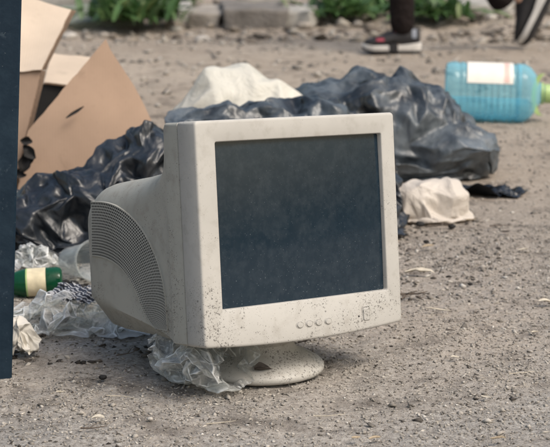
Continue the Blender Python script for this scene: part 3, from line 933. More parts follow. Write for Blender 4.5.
rim = []
for C, s_ in ((oc, 1), (ic, -1)):
    P_ = []
    for i in range(NA + 1):
        for (dw, of) in ((-.0006, -.002), (-.0006, .0029), (.0009, .0029), (.0012, -.002)):
            t_ = C[min(i + 1, NA)] - C[max(i - 1, 0)]; nrm = np.array([t_[1], -t_[0]]); nrm /= np.linalg.norm(nrm)
            side_ = -1 if s_ > 0 else 1
            q = C[i] + nrm * dw * (-side_)
            P_.append((-float(side_w(q[0])) - of, q[0], q[1]))
    mpart('grille_rim', P_, grid_faces(NA + 1, 4), M['shell'], smooth=False)

def disc_button(name, x, z, rx, rz, depth, mat, sq=False):
    n = 20; loops_ = []
    for sc_, y in ((1.25, .0010), (1.22, -.0006), (1.08, -.0008), (1.0, .0012), (.97, -.0010), (.85, -.0016 - depth), (.05, -.0018 - depth)):
        P_ = []
        for i in range(n):
            a = 2 * math.pi * i / n; cx_, cz_ = math.cos(a), math.sin(a)
            if sq:
                m_ = max(abs(cx_), abs(cz_)); cx_, cz_ = cx_ / m_ * .97, cz_ / m_ * .97
            P_.append((x + rx * sc_ * cx_, y - .0058 * (1 - (x / h) ** 2) * max(0, 1 - z / .06), z + rz * sc_ * cz_))
        loops_.append(np.array(P_))
    V_, F_ = loops_mesh(loops_); F_ = [f[::-1] for f in F_]
    return mpart(name, V_, F_, mat, angle=40)
for px_ in (291.5, 300.5, 309.5, 319.0):
    lx = (px_ - 300.5) / (397 - 205) * MW; disc_button('button', lx, .0175, .0066, .0048, .0006, M['bezel'])
disc_button('power_button', .123, .0205, .0075, .0115, .0006, M['bezel'], True)
disc_button('indicator_light', .1065, .0185, .0011, .0011, .0, M['dark'])

# stand: wide disc, swelling to a neck
prof = [(.100, .000), (.1045, .002), (.1065, .006), (.1062, .0105), (.1035, .0140), (.098, .0180), (.090, .0230), (.080, .0280), (.070, .0325), (.062, .0370), (.057, .0430), (.056, .052), (.066, .060), (.072, .072), (.03, .078)]
nl = 56
V = [(r_ * math.cos(2 * math.pi * i / nl), r_ * math.sin(2 * math.pi * i / nl), z_) for r_, z_ in prof for i in range(nl)]
F = [(k * nl + i, k * nl + (i + 1) % nl, (k + 1) * nl + (i + 1) % nl, (k + 1) * nl + i) for k in range(len(prof) - 1) for i in range(nl)]
stand = mesh('stand', V, F, M['stand'], root, angle=50)

# ------------------------------------------------------------------ navy steel post at the left edge
pb = G(12, 376)
post = thing('steel_post', (pb[0] - .0575, pb[1] + .035, 0), 'dark navy painted steel post at the left edge', 'post', rot=(0, R(3.0), R(10.5)))
def bevel_box(x0, x1, y0, y1, z0, z1, b=.004):
    lo = []
    for z, i in ((z0, 0), (z1 - b, 0), (z1, b)):
        lo.append(np.array([(x1 - i, y0 + b + i, z), (x1 - i, y1 - b - i, z), (x1 - b - i, y1 - i, z), (x0 + b + i, y1 - i, z), (x0 + i, y1 - b - i, z), (x0 + i, y0 + b + i, z), (x0 + b + i, y0 + i, z), (x1 - b - i, y0 + i, z)]))
    V_, F_ = loops_mesh(lo); n_ = 8; F_.append([16 + k for k in range(8)]); F_.append([k for k in range(8)][::-1])
    return V_, F_
V, F = bevel_box(-.05, .05, -.045, .045, -.03, 1.55, .0035)
mesh('shaft', V, F, M['steel'], post, angle=30)
V, F = bevel_box(-.085, .0485, -.0435, .08, -.02, .008, .003)
mesh('foot_plate', V, F, M['steel'], post, angle=30)

# ------------------------------------------------------------------ cardboard box
cb = thing('cardboard_box', (AT(40, 190, 4.2)[0], 4.25, 0), 'torn brown cardboard box with its flaps folded open', 'box')
def panel(name, pts, mat, th=.005, sub=10, bend=0., label=None, bulge=0.):
    """A card panel from four corners (world), gently bowed, with real thickness."""
    p = [np.asarray(q, float) for q in pts]; n_ = sub
    nrm = np.cross(p[1] - p[0], p[3] - p[0]); nrm /= np.linalg.norm(nrm)
    fr, bk = [], []
    for i in range(n_ + 1):
        for j in range(n_ + 1):
            a, b = i / n_, j / n_
            q = p[0] * (1 - a) * (1 - b) + p[1] * a * (1 - b) + p[2] * a * b + p[3] * (1 - a) * b
            q = q + (p[1] - p[0]) * bulge * a * math.sin(math.pi * min(1, b * 1.05))
            q = q + nrm * bend * math.sin(math.pi * a) * math.sin(math.pi * (.15 + .7 * b)) + nrm * (float(noise(q[None], 14, 5)[0]) - .5) * .004
            if i in (0, n_) or j in (0, n_): q = q + (np.array([float(noise(q[None], 60, k)[0]) for k in range(3)]) - .5) * .0035
            fr.append(q); bk.append(q - nrm * th)
    V_ = np.array(fr + bk) - np.array(cb.location); m_ = (n_ + 1) ** 2
    F_ = [tuple(f) for f in grid_faces(n_ + 1, n_ + 1)] + [tuple(x + m_ for x in f[::-1]) for f in grid_faces(n_ + 1, n_ + 1)]
    ring = [i * (n_ + 1) for i in range(n_ + 1)] + [n_ * (n_ + 1) + j for j in range(1, n_ + 1)] + [i * (n_ + 1) + n_ for i in range(n_ - 1, -1, -1)] + [j for j in range(n_ - 1, 0, -1)]
    for a, b in zip(ring, ring[1:] + ring[:1]): F_.append((a, b, b + m_, a + m_))
    o = mesh(name, V_, F_, mat, cb, angle=35)
    o.data.materials.append(M['card_edge'])
    for pl in o.data.polygons[-len(ring):]: pl.material_index = 1
    if label: o['label'] = label
    return o
# big near flap (points toward the top), standing between the bags and the opening
panel('flap', [AT(15, 205, 4.30), AT(160, 215, 4.36), AT(106, 39, 4.42), AT(28.5, 130, 4.34)], M['card'], sub=16, bend=.02, bulge=.15, label='large brown triangular flap bent outward')
# tall side wall on the left, upper face painted pale for the light on it
panel('flap', [AT(2, 70, 4.42), AT(41, 70, 4.40), AT(71, 10, 4.62), AT(6, -12, 4.66)], M['card_lit'], bend=-.01, label='top flap painted pale as lit, behind the post')
panel('wall', [AT(0, 226, 4.34), AT(10, 205, 4.36), AT(40.5, 71, 4.41), AT(-2, 71, 4.43)], M['card'], label='brown side wall below the pale flap')
panel('wall', [AT(10, 205, 4.37), AT(15, 205, 4.46), AT(45.5, 71, 4.50), AT(41, 71, 4.415)], M['card_edge'], th=.006)
panel('flap', [AT(41, 70, 4.415), AT(45.5, 70, 4.50), AT(76, 11, 4.72), AT(71.5, 10, 4.63)], M['card_edge'], th=.006)
panel('flap', [AT(44, 83, 4.74), AT(76, 85, 4.74), AT(95, 58, 4.98), AT(52, 54, 4.98)], M['card_lit'], label='small inner flap painted pale as lit, in the opening')
panel('wall', [AT(8, 178, 4.76), AT(100, 178, 4.76), AT(100, 84, 4.75), AT(40, 84, 4.75)], M['dark'], label='inside wall of the box, painted dark for the shade within')  # near black panel stands for the shade inside the opening
panel('wall', [AT(100, 178, 4.45), AT(101, 168, 4.80), AT(100, 84, 4.80), AT(100, 66, 4.46)], M['card'])
cut = [AT(83, 106, 4.365), AT(66, 118, 4.36)]

# ------------------------------------------------------------------ bin bags
def bag_at(name, px0, px1, pyb, Y, mat, label, heights, seed, depth=.30, slack=1.10, lean=0, panels=560, jit=.012, stretch=(.6, 1, 1), amps=(.12, .085, .06, .03), **kw):
    """heights: list of (px, py_top) telling how high the load reaches along the bag at depth Y."""
    L0, L1 = AT(px0, pyb, Y), AT(px1, pyb, Y)
    lumps = []
    rr = np.random.default_rng(seed)
    for (px, py, wd) in heights:
        p = AT(px, py, Y); r_ = wd / FPX * Y
        zt = max(p[2] - .015, .05)
        lumps.append(ell((p[0], Y + rr.uniform(-.03, .05), zt * .5), (r_ * 1.3, depth * .5 * rr.uniform(.75, 1.0), zt * .52), rr.uniform(-.5, .5), 0))
    mid = np.array([(L0[0] + L1[0]) / 2, Y, .16]); length = (L1[0] - L0[0])
    girth = 2 * (depth + .26)
    o = sack(name, lumps, (math.cos(lean), math.sin(lean), .0), mid, length, girth * kw.pop('gmul', 1.0), mat, seed=seed, slack=slack, **kw)
    facet(o, panels, amps, seed, jit, stretch, soft=1)
    return tag(o, label, 'bin bag', 'black rubbish bags')

bag_at('bin_bag', -6, 186, 252, 3.95, M['bag'], 'dark black bin bag in front of the cardboard box, left of monitor',
       [(30, 190, 34), (62, 166, 36), (92, 158, 32), (118, 138, 30), (150, 122, 34)], 11, depth=.32, gmul=1.05)
bag_at('bin_bag', 160, 356, 225, 4.25, M['bag_grey'], 'grey dusty bin bag mostly hidden behind the monitor top',
       [(188, 112, 34), (226, 101, 44), (268, 96, 44), (318, 94, 40)], 12, depth=.34, gmul=1.0, panels=330, jit=.008)
bag_at('bin_bag', 298, 478, 185, 4.98, M['bag_grey'], 'large bulging grey black bin bag right of the monitor',
       [(328, 79, 34), (368, 72, 36), (404, 74, 36), (432, 92, 34), (452, 112, 28), (464, 132, 18)], 13, depth=.42, gmul=1.02, panels=380, amps=(.12, .085, .055, .03))
bag_at('bin_bag', 286, 404, 222, 4.12, M['bag'], 'small black bag squeezed behind the right edge of monitor',
       [(320, 150, 30), (360, 150, 30), (385, 180, 14)], 14, depth=.22)

# black scrap of film right of the big bag
o = sheet('black_film_scrap', G(491, 194), (.22, .13), (22, 16), M['bag'], 5, .55, .055)
tag(o, 'flattened black plastic scrap beside the big bin bag', 'plastic scrap')

# white bag by the monitor's right edge
wb = G(436, 222)
o = sack('white_bag', [ell((wb[0] - .03, wb[1] + .05, .045), (.072, .05, .052), .1), ell((wb[0] + .035, wb[1] + .05, .048), (.048, .045, .050), -.2)],
         (1, .1, .05), (wb[0], wb[1] + .05, .05), .20, .40, M['white2'], 36, 26, 31, 60, 1.06, 10)
facet(o, 200, (.08, .04), 31, .004, levels=4)
tag(o, 'small white plastic bag below the big bin bag', 'plastic bag')

# cream sack behind
cs = AT(236, 112, 4.86)
def up_to(px, py, w_, d_=.11, Y=4.86):
    p = AT(px, py, Y); return ell((p[0], Y, p[2] / 2), (w_, d_, p[2] / 2))
o = sack('cream_sack', [up_to(211, 67, .055), up_to(226, 65, .06), up_to(242, 67, .065), up_to(258, 72, .065), up_to(276, 79, .065), up_to(293, 88, .05), up_to(194, 90, .05), up_to(182, 104, .045)],
         (1, 0, .0), (cs[0] - .012, 4.86, .16), 0.47, .66, M['white'], 44, 34, 33, 60, 1.03, 10)
facet(o, 130, (.05, .03), 33, .008, levels=4)
tag(o, 'pale cream plastic sack rising behind the bin bags', 'plastic sack')

# ------------------------------------------------------------------ clear plastic near the monitor
c1 = G(66, 332)
lump = [ell((c1[0] - .02, c1[1] + .06, .02), (.055, .05, .045), 0), ell((c1[0] + .045, c1[1] + .05, .015), (.045, .04, .034), 0)]
big = o = sheet('clear_plastic_bag', (c1[0], c1[1] + .055), (.36, .26), (40, 30), M['clear2'], 3, .60, .075, 60, lump, .05)
tag(o, 'large crumpled clear plastic bag on the ground left of monitor', 'plastic bag')
o = sheet('clear_plastic_bag', (c1[0] + .085, c1[1] + .045), (.20, .12), (26, 18), M['clear'], 8, .62, .04, 50, (), -.3)
tag(o, 'thin dark clear plastic tail under the monitor rear corner', 'plastic bag')
c2 = AT(77, 303, c1[1] + .05)
bv = np.array([v.co for v in big.data.vertices]) + np.array(big.location)
top = bv[np.hypot(bv[:, 0] - c2[0], (bv[:, 1] - c2[1])) < .035][:, 2].max()
o = sheet('printed_wrapper', (c2[0], c2[1]), (.085, .060), (18, 12), M['stripes'], 14, .80, .016, 30, (), -.25)
o.location.z = top - .012; o.rotation_euler.x = R(18)
tag(o, 'black and white patterned wrapper on the large clear bag', 'wrapper')
c3 = G(36, 268)
o = sheet('grey_plastic_wrapper', (c3[0], c3[1] + .03), (.20, .16), (30, 24), M['clear2'], 17, .45, .10, 50, [ell((c3[0], c3[1] + .07, .03), (.045, .035, .075))])
tag(o, 'frilly grey plastic wrapper in front of the left bin bag', 'wrapper')
c4 = AT(22, 340, G(22, 358)[1])
o = sheet('paper_scrap', (c4[0] - .004, c4[1] + .02), (.075, .075), (14, 14), M['scrap'], 23, .62, .07, 30, [ell((c4[0] - .01, c4[1] + .025, .02), (.020, .014, .045))], .4, panels=60)
tag(o, 'crumpled white paper scrap beside the steel post foot', 'paper scrap')

# open clear bag lying under the front left corner of the monitor: a crumpled tube with its mouth open
def open_bag():
    nu, nv = 44, 26
    c = G(198, 392); u = np.arange(nu) / nu * 2 * math.pi; v = np.linspace(0, 1, nv)
    ax = np.array([.78, -.62, 0]); ax /= np.linalg.norm(ax); sd_ = np.array([-ax[1], ax[0], 0])
    mid = np.array([c[0], c[1] + .055, .042])
    rad = .041 * np.clip(np.sin(math.pi * (.10 + v * .48)) ** .6, .1, 1)
    X = mid + ((v - .5) * .15)[None, :, None] * ax + rad[None, :, None] * (np.cos(u)[:, None, None] * sd_ * 1.35 + np.sin(u)[:, None, None] * np.array([0, 0, 1.]))
    X = X + (np.stack([fbm(X, 22, 50 + k, 3) for k in range(3)], -1) - .5) * .045
    X[..., 2] = np.clip(X[..., 2], .004, .088)
    lumps = [ell((mid[0] - .035, mid[1] + .03, .030), (.030, .028, .034))]
    ru, rv = 2 * math.pi * .052 / nu, .185 / (nv - 1)
    def cap(Y): Y[:, 2] = np.minimum(Y[:, 2], .084); return Y
    X = film(nu, nv, X, (ru, rv), True, 26, 5, lumps, grav=.00003, damp=.4, stiff_bend=.3, cap=cap)
    X = refine(X, True)
    X = film(nu * 2, nv * 2 - 1, X, (ru / 2, rv / 2), True, 8, 4, lumps, grav=.00003, damp=.4, stiff_bend=.4, cap=cap)
    n2, m2 = nu * 2, nv * 2 - 1
    b = np.array([mid[0], mid[1], 0])
    o = mesh('clear_plastic_bag', X.reshape(-1, 3) - b, grid_faces(n2, m2, True), M['clear2']); o.location = b
    facet(o, 420, (.13, .08), 9, .004, levels=4, soft=1)
    return tag(o, 'open crumpled clear bag touching the monitor stand', 'plastic bag')
open_bag()

# ------------------------------------------------------------------ lathe things: green bottle, clear cup, blue bottle
def lathe(name, prof, mat, parent, n=40, rib=None, sq=0.):
    """Profile (x along the axis, radius) turned about the x axis; sq squares the section off."""
    V_, loops_ = [], []
    for k, (x, r_) in enumerate(prof):
        P_ = []
        for i in range(n):
            a = 2 * math.pi * i / n; c_, s_ = math.cos(a), math.sin(a)
            q = (abs(c_) ** (2 + 2 * sq) + abs(s_) ** (2 + 2 * sq)) ** (-1 / (2 + 2 * sq))
            P_.append((x, r_ * c_ * q, r_ * s_ * q))
        loops_.append(np.array(P_))
    V_, F_ = loops_mesh(loops_); F_ = [f[::-1] for f in F_]
    return mesh(name, V_, F_, mat, parent, angle=45)
gb = G(40, 297)
bot = thing('green_bottle', (gb[0], gb[1] + .02, .026), 'green glass bottle with cream label in front of left bin bag', 'bottle', rot=(0, R(-3), R(4)))
k_ = gb[1] / FPX
xr = (62 - 40) * k_
lathe('glass', [(xr, .002), (xr, .020), (xr - .003, .0255), (xr - .010, .0275), (xr - .075, .0275), (xr - .095, .022), (xr - .112, .0125), (xr - .165, .0115), (xr - .168, .0135), (xr - .178, .0135), (xr - .179, .009)], M['green'], bot)
lathe('label', [(xr - .031, .0279), (xr - .067, .0279)], M['paper'], bot)
lathe('label_band', [(xr - .067, .0281), (xr - .070, .0281)], M['lime'], bot)

cc = G(80, 285)
cup = thing('clear_cup', (cc[0], cc[1] + .045, .040), 'clear round plastic cup lying beside monitor rear', 'cup', rot=(0, R(-10), R(-52)))
lathe('cup_wall', [(-.05, .002), (-.05, .026), (-.046, .029), (.0, .034), (.035, .0385), (.040, .040), (.0425, .0405), (.0425, .038), (.036, .0372), (0, .0325), (-.044, .0275), (-.046, .004)], M['cup'], cup)
lathe('rim', [(.0400, .0398), (.0395, .0425), (.0425, .0435), (.0445, .0420), (.0440, .0395)], M['cup'], cup)

jb = G(497, 124)
jk = jb[1] / FPX
jug = thing('water_bottle', (jb[0], jb[1] + .08, .098), 'large blue plastic water bottle lying on its side', 'bottle', rot=(0, R(1.5), R(-5)))
jl, jr = (446 - 497) * jk, (543 - 497) * jk
body = [(jl + .012, .004), (jl + .006, .05), (jl, .078), (jl + .006, .092), (jl + .022, .0965)]
x = jl + .05
body += [(jl + .038, .0972), (jl + .044, .094)]
while x < jr - .085:
    body += [(x, .0935), (x + .005, .0970), (x + .012, .0970), (x + .017, .0935)]; x += .0205
body += [(jr - .075, .0972), (jr - .055, .096), (jr - .035, .086), (jr - .018, .066), (jr - .004, .040), (jr + .006, .029), (jr + .03, .027)]
lathe('bottle_wall', body, M['jug'], jug, 44, sq=.28)
# tinted insert: cyan of light passing through the lower half, put into colour
wv, wl = [], []
for x_, r_ in body[2:-4]:
    r2 = r_ * .955; P_ = []
    for i in range(17):
        a = math.pi + math.pi * i / 16; P_.append((x_, r2 * math.cos(a), min(r2 * math.sin(a), -.030) if i not in (0, 16) else -.030))
    wl.append(np.array(P_))
V, F = loops_mesh(wl); mesh('water', V, [f[::-1] for f in F], M['water'], jug, angle=40)
def wrap_patch(name, x0, x1, a0, a1, rr_, mat, parent, sq=.28):
    V_ = []
    for i in range(9):
        for j in range(9):
            a = R(a0 + (a1 - a0) * j / 8); c_, s_ = math.cos(a), math.sin(a); q = (abs(c_) ** (2 + 2 * sq) + abs(s_) ** (2 + 2 * sq)) ** (-1 / (2 + 2 * sq))
            V_.append((x0 + (x1 - x0) * i / 8, rr_ * c_ * q, rr_ * s_ * q))
    return mesh(name, V_, grid_faces(9, 9), mat, parent)
lab = wrap_patch('label', (468 - 497) * jk, (514 - 497) * jk, 92, 158, .0992, M['label'], jug)
wrap_patch('label_stripe', (505 - 497) * jk, (510 - 497) * jk, 94, 156, .0999, M['label_red'], lab)
lathe('neck_ring', [(jr + .002, .030), (jr + .002, .037), (jr + .010, .037), (jr + .010, .030)], M['lime'], jug, 28)
lathe('cap', [(jr + .014, .029), (jr + .014, .032), (jr + .042, .032), (jr + .045, .029), (jr + .045, .002)], M['lime'], jug, 28)
# carrying strap, a bowed band from the neck ring
V = []
for i in range(17):
    t = i / 16; a = math.pi * t
    for (dx, dy) in ((-.008, -.002), (.008, -.002), (.008, .002), (-.008, .002)):
        V.append((jr + .006 + dx - .030 * math.sin(a), -.034 - .020 * math.sin(a) + dy, .070 * math.cos(a)))
mesh('handle', V, [tuple(f) for f in grid_faces(17, 4)] + [(i * 4 + 3, i * 4, i * 4 + 4, i * 4 + 7) for i in range(16)], M['lime'], jug)

# ------------------------------------------------------------------ walking person
def skinned(name, verts, edges, mat, parent, sub=2):
    me = bpy.data.meshes.new(name); me.from_pydata([v[:3] for v in verts], edges, []); o = bpy.data.objects.new(name, me); COL.objects.link(o)
    md = o.modifiers.new('skin', 'SKIN'); md.use_smooth_shade = True
    for i, v in enumerate(verts):
        s_ = me.skin_vertices[0].data[i]; r_ = v[3]; s_.radius = r_ if isinstance(r_, tuple) else (r_, r_); s_.use_root = (i == 0)
    ss = o.modifiers.new('sub', 'SUBSURF'); ss.levels = sub; ss.render_levels = sub
    dg = bpy.context.evaluated_depsgraph_get(); ev = o.evaluated_get(dg); m2 = bpy.data.meshes.new_from_object(ev)
    bpy.data.objects.remove(o); bpy.data.meshes.remove(me); m2.name = name; m2.materials.clear()
    return link(name, m2, mat, parent, True, None)

pf = G(389, 51.5)                        # under the planted shoe
PS = pf[1] / FPX                         # metres per photo pixel there
per = thing('person', (pf[0] + .30, pf[1], 0), 'walking person in dark trousers and black white-soled trainers', 'person')
fx = -.30                                # planted foot, local
tx = (526 - 389) * PS - .30              # toe of the lifted foot
hip, kz = (.02, .92), .50
an1 = (fx + .065, -.07, .085); an2 = (tx - .012, .09, .245)
kn1 = (fx + .045, -.075, .49); kn2 = (tx - .24, .09, .46)
hp1 = (.02, -.085, .90); hp2 = (.03, .085, .90)
skinned('body', [
    (.02, 0, .97, .13), (.01, 0, 1.15, (.15, .10)), (0, 0, 1.34, (.17, .105)), (0, 0, 1.45, .07), (-.005, 0, 1.50, .05), (-.015, 0, 1.56, .075), (-.02, 0, 1.64, .092), (-.02, 0, 1.70, .07),
    hp1 + (.085,), kn1 + (.056,), an1 + (.036,), (fx + .03, -.07, .05, .034), (fx - .07, -.07, .03, .026),
    hp2 + (.085,), kn2 + (.056,), an2 + (.035,), (tx + .010, .09, .175, .030), (tx - .010, .09, .105, .022),
    (0, -.18, 1.40, .05), (.06, -.23, 1.14, .042), (-.03, -.24, .92, .034), (-.06, -.24, .84, .026),
    (0, .18, 1.40, .05), (-.06, .23, 1.14, .042), (-.19, .22, .95, .034), (-.25, .22, .90, .026)],
    [(0, 1), (1, 2), (2, 3), (3, 4), (4, 5), (5, 6), (6, 7), (0, 8), (8, 9), (9, 10), (10, 11), (11, 12), (0, 13), (13, 14), (14, 15), (15, 16), (16, 17),
     (2, 18), (18, 19), (19, 20), (20, 21), (2, 22), (22, 23), (23, 24), (24, 25)], M['skin'], per)
cu1 = (an1[0] - .006, an1[1], .070); cu2 = (an2[0] - .072, .09, an2[2] - .052)
skinned('trousers', [(.02, 0, .99, (.17, .13)), hp1 + (.105,), (fx + .12, -.08, .68, .088), kn1 + (.075,), (fx + .05, -.072, .28, .066), cu1 + (.062,),
                     hp2 + (.105,), (.10, .088, .68, .088), kn2 + (.075,), ((kn2[0] + cu2[0]) / 2, .09, (kn2[2] + cu2[2]) / 2, .070), cu2 + (.070,)],
        [(0, 1), (1, 2), (2, 3), (3, 4), (4, 5), (0, 6), (6, 7), (7, 8), (8, 9), (9, 10)], M['trouser'], per)
skinned('shirt', [(.02, 0, .98, (.19, .15)), (.01, 0, 1.16, (.185, .13)), (0, 0, 1.36, (.195, .125)), (0, 0, 1.44, .10), (0, -.19, 1.40, .07), (.06, -.235, 1.13, .058), (0, -.24, 1.0, .050),
                  (0, .19, 1.40, .07), (-.06, .235, 1.13, .058), (-.15, .222, 1.0, .050)],
        [(0, 1), (1, 2), (2, 3), (2, 4), (4, 5), (5, 6), (2, 7), (7, 8), (8, 9)], M['shirt'], per)
skinned('hair', [(-.0, 0, 1.665, .096), (0, 0, 1.70, .085), (.03, 0, 1.62, .075)], [(0, 1), (0, 2)], M['hair'], per)

def shoe(parent, loc, pitch, yaw, label, trims=True):
    """Toe at the origin, heel along +x, sole at z = 0."""
    secs = [(.004, .012, .040), (.018, .030, .052), (.05, .043, .062), (.09, .046, .074), (.13, .043, .092), (.165, .039, .108), (.20, .036, .115), (.235, .034, .112), (.258, .030, .104), (.268, .018, .092)]
    lo = []
    for x_, w_, h_ in secs:
        P_ = []
        for i in range(20):
            a = math.pi * 2 * i / 20; c_, s_ = math.cos(a), math.sin(a)
            zz = .022 + (h_ - .022) * (.5 + .5 * s_)
            ww = w_ * (1 - .35 * max(0, s_)) * (abs(c_) ** .7) * (1 if c_ > 0 else -1)
            P_.append((x_, ww, zz))
        lo.append(np.array(P_))
    V_, F_ = loops_mesh(lo); F_ += [list(range(20))[::-1], [9 * 20 + i for i in range(20)]]; F_ = [f[::-1] for f in F_]
    up = mesh('shoe', V_, F_, M['shoe'], parent, angle=60)
    up.location = loc; up.rotation_euler = (0, pitch, yaw); up['label'] = label
    # sole as a closed rim with rocker toe
    out = [(x_, w_ + .004) for x_, w_, _ in secs]; out = [(-.004, .006)] + out + [(.274, .008)]
    rimp = [(a, b) for a, b in out] + [(a, -b) for a, b in out[::-1]]
    def zt(x_): return .021 + .010 * max(0, 1 - x_ / .06) + .014 * max(0, (x_ - .15) / .1)
    def zb(x_): return .000 + .016 * max(0, 1 - x_ / .05) ** 2
    l0 = np.array([(a, b * .92, zb(a)) for a, b in rimp]); l1 = np.array([(a, b, zb(a) + .007) for a, b in rimp]); l2 = np.array([(a, b, zt(a)) for a, b in rimp]); l3 = np.array([(a, b * .9, zt(a) + .001) for a, b in rimp])
    V_, F_ = loops_mesh([l0, l1, l2, l3]); F_.append(list(range(len(rimp)))[::-1]); F_.append([3 * len(rimp) + k for k in range(len(rimp))])
    mesh('sole', V_, F_, M['sole'], up, angle=50)
    if trims:
        V_, F_ = bevel_box(.122, .162, -.051, .051, .001, .033, .002); mesh('sole_insert', V_, F_, M['shoe'], up, smooth=False)
    V_, F_ = loops_mesh([l0 * np.array([1, 1.02, 1]) + np.array([0, 0, .0012]), l0 * np.array([1, 1.04, 1]) + np.array([0, 0, -.004]), l0 * np.array([1, .96, 1]) + np.array([0, 0, -.012])])
    F_ = [f[::-1] for f in F_] + [[2 * len(rimp) + k for k in range(len(rimp))]]
    mesh('outsole', V_, F_, M['shoe'], up, angle=50)
    for (x0, x1, z0, z1, m_) in (((.062, .098, .046, .060, 'red'), (.145, .185, .084, .098, 'red'), (.228, .250, .06, .10, 'sock')) if trims else ()):
        V_ = []
        for x_ in np.linspace(x0, x1, 5):
            w_ = np.interp(x_, [s_[0] for s_ in secs], [s_[1] for s_ in secs]); hh = np.interp(x_, [s_[0] for s_ in secs], [s_[2] for s_ in secs])
            for z_ in np.linspace(z0, z1, 4):
                s_ = np.clip((z_ - .022) / (hh - .022) * 2 - 1, -.98, .98); c_ = math.sqrt(1 - s_ * s_)
                ww = w_ * (1 - .35 * max(0, s_)) * c_ ** .7 + .0025
                V_.append((x_, -ww, z_))
        mesh('trim', V_, grid_faces(5, 4), M[m_], up)
    return up
shoe(per, (fx - .128, -.07, .012), 0, 0, 'black trainer planted flat with white sole')
shoe(per, (tx + .006, .09, .016), R(-65), R(-20), 'black trainer lifted heel up with toe down', False).scale = (1.08, 1.15, 1.3)

# ------------------------------------------------------------------ small litter
def leaf(c, size, yaw, mat, label, cat, group=None, curl=.25, seed=0, z=.004, name='dry_leaf', tilt=0):
    n_, V_ = 7, []
    for i in range(n_):
        t = i / (n_ - 1); ww = size[1] * (math.sin(math.pi * (.06 + .9 * t)) ** .8)
        for j in range(5):
            s_ = j / 2 - 1
            q = np.array([(t - .5) * size[0], s_ * ww * .5, abs(s_) * ww * curl + math.sin(t * 3 + seed) * size[0] * .06])
            q += (noise(q[None] + seed, 90, seed)[0] - .5) * size[1] * .25
            V_.append(q)
    V_ = np.array(V_); m_ = len(V_); g_ = [tuple(f) for f in grid_faces(n_, 5)]
    W_ = V_ - np.array([0, 0, .0007])
    ring = [i * 5 for i in range(n_)] + [(n_ - 1) * 5 + j for j in range(1, 5)] + [i * 5 + 4 for i in range(n_ - 2, -1, -1)] + [3, 2, 1]
    F_ = g_ + [tuple(x + m_ for x in f[::-1]) for f in g_] + [(a, b, b + m_, a + m_) for a, b in zip(ring, ring[1:] + ring[:1])]
    V_ = np.concatenate([V_, W_]); V_[:, 2] -= V_[:, 2].min()
    o = mesh(name, V_, F_, mat); o.location = (c[0], c[1], c[2] + z); o.rotation_euler = (tilt, 0, yaw)
    return tag(o, label, cat, group)
def mm(px): return px / 1000.
leaves = [
    (420, 275, 64, 17, -.12, 'leaf_pale', 'long pale dry leaf right of the monitor', 'leaf'),
    (546, 305, 30, 14, .2, 'leaf_pale', 'pale dry leaf at the right edge of the photo', 'leaf'),
    (438, 313, 46, 6, .05, 'leaf_pale', 'narrow straw coloured leaf below the twig clump', 'leaf'),
    (356, 441, 16, 8, .6, 'leaf', 'small tan leaf at the bottom edge', 'leaf'),
    (375, 441, 20, 9, .5, 'leaf', 'curled tan leaf at the bottom edge, right of the smaller one', 'leaf'),
    (498, 442, 22, 8, -.3, 'leaf', 'brown leaf in the bottom right corner area', 'leaf'),
    (98, 421, 20, 12, .1, 'leaf_pale', 'pale flat leaf in the lower left dirt', 'leaf'),
    (450, 333, 18, 6, .1, 'leaf_dark', 'dark bent leaf on grit right of monitor', 'leaf'),
    (455, 360, 16, 7, .4, 'leaf_pale', 'short pale chip of leaf in the right foreground', 'leaf'),
    (470, 222, 26, 10, .3, 'leaf', 'tan leaf beside the white bag', 'leaf'),
    (505, 234, 24, 9, -.1, 'leaf_dark', 'dark leaf on dirt right of the white bag', 'leaf'),
    (523, 252, 22, 10, .2, 'leaf_pale', 'pale leaf on dirt at far right', 'leaf'),
    (428, 249, 26, 12, .2, 'leaf', 'brown leaf beneath the white bag', 'leaf'),
    (410, 252, 20, 11, .9, 'leaf_dark', 'dark leaf by the monitor right edge', 'leaf'),
    (535, 335, 18, 8, .7, 'leaf_pale', 'pale leaf chip near the right edge', 'leaf'),
    (60, 395, 14, 8, .7, 'leaf_pale', 'small pale chip left of the black pebble', 'leaf'),
    (486, 400, 18, 6, -.4, 'leaf_pale', 'thin pale chip in the right foreground', 'leaf'),
]
for k, (x, y, l_, w_, a_, m_, lab_, cat_) in enumerate(leaves):
    leaf(G(x, y), (mm(l_), mm(w_)), a_, M[m_], lab_, cat_, 'leaves scattered on the dirt', seed=k)

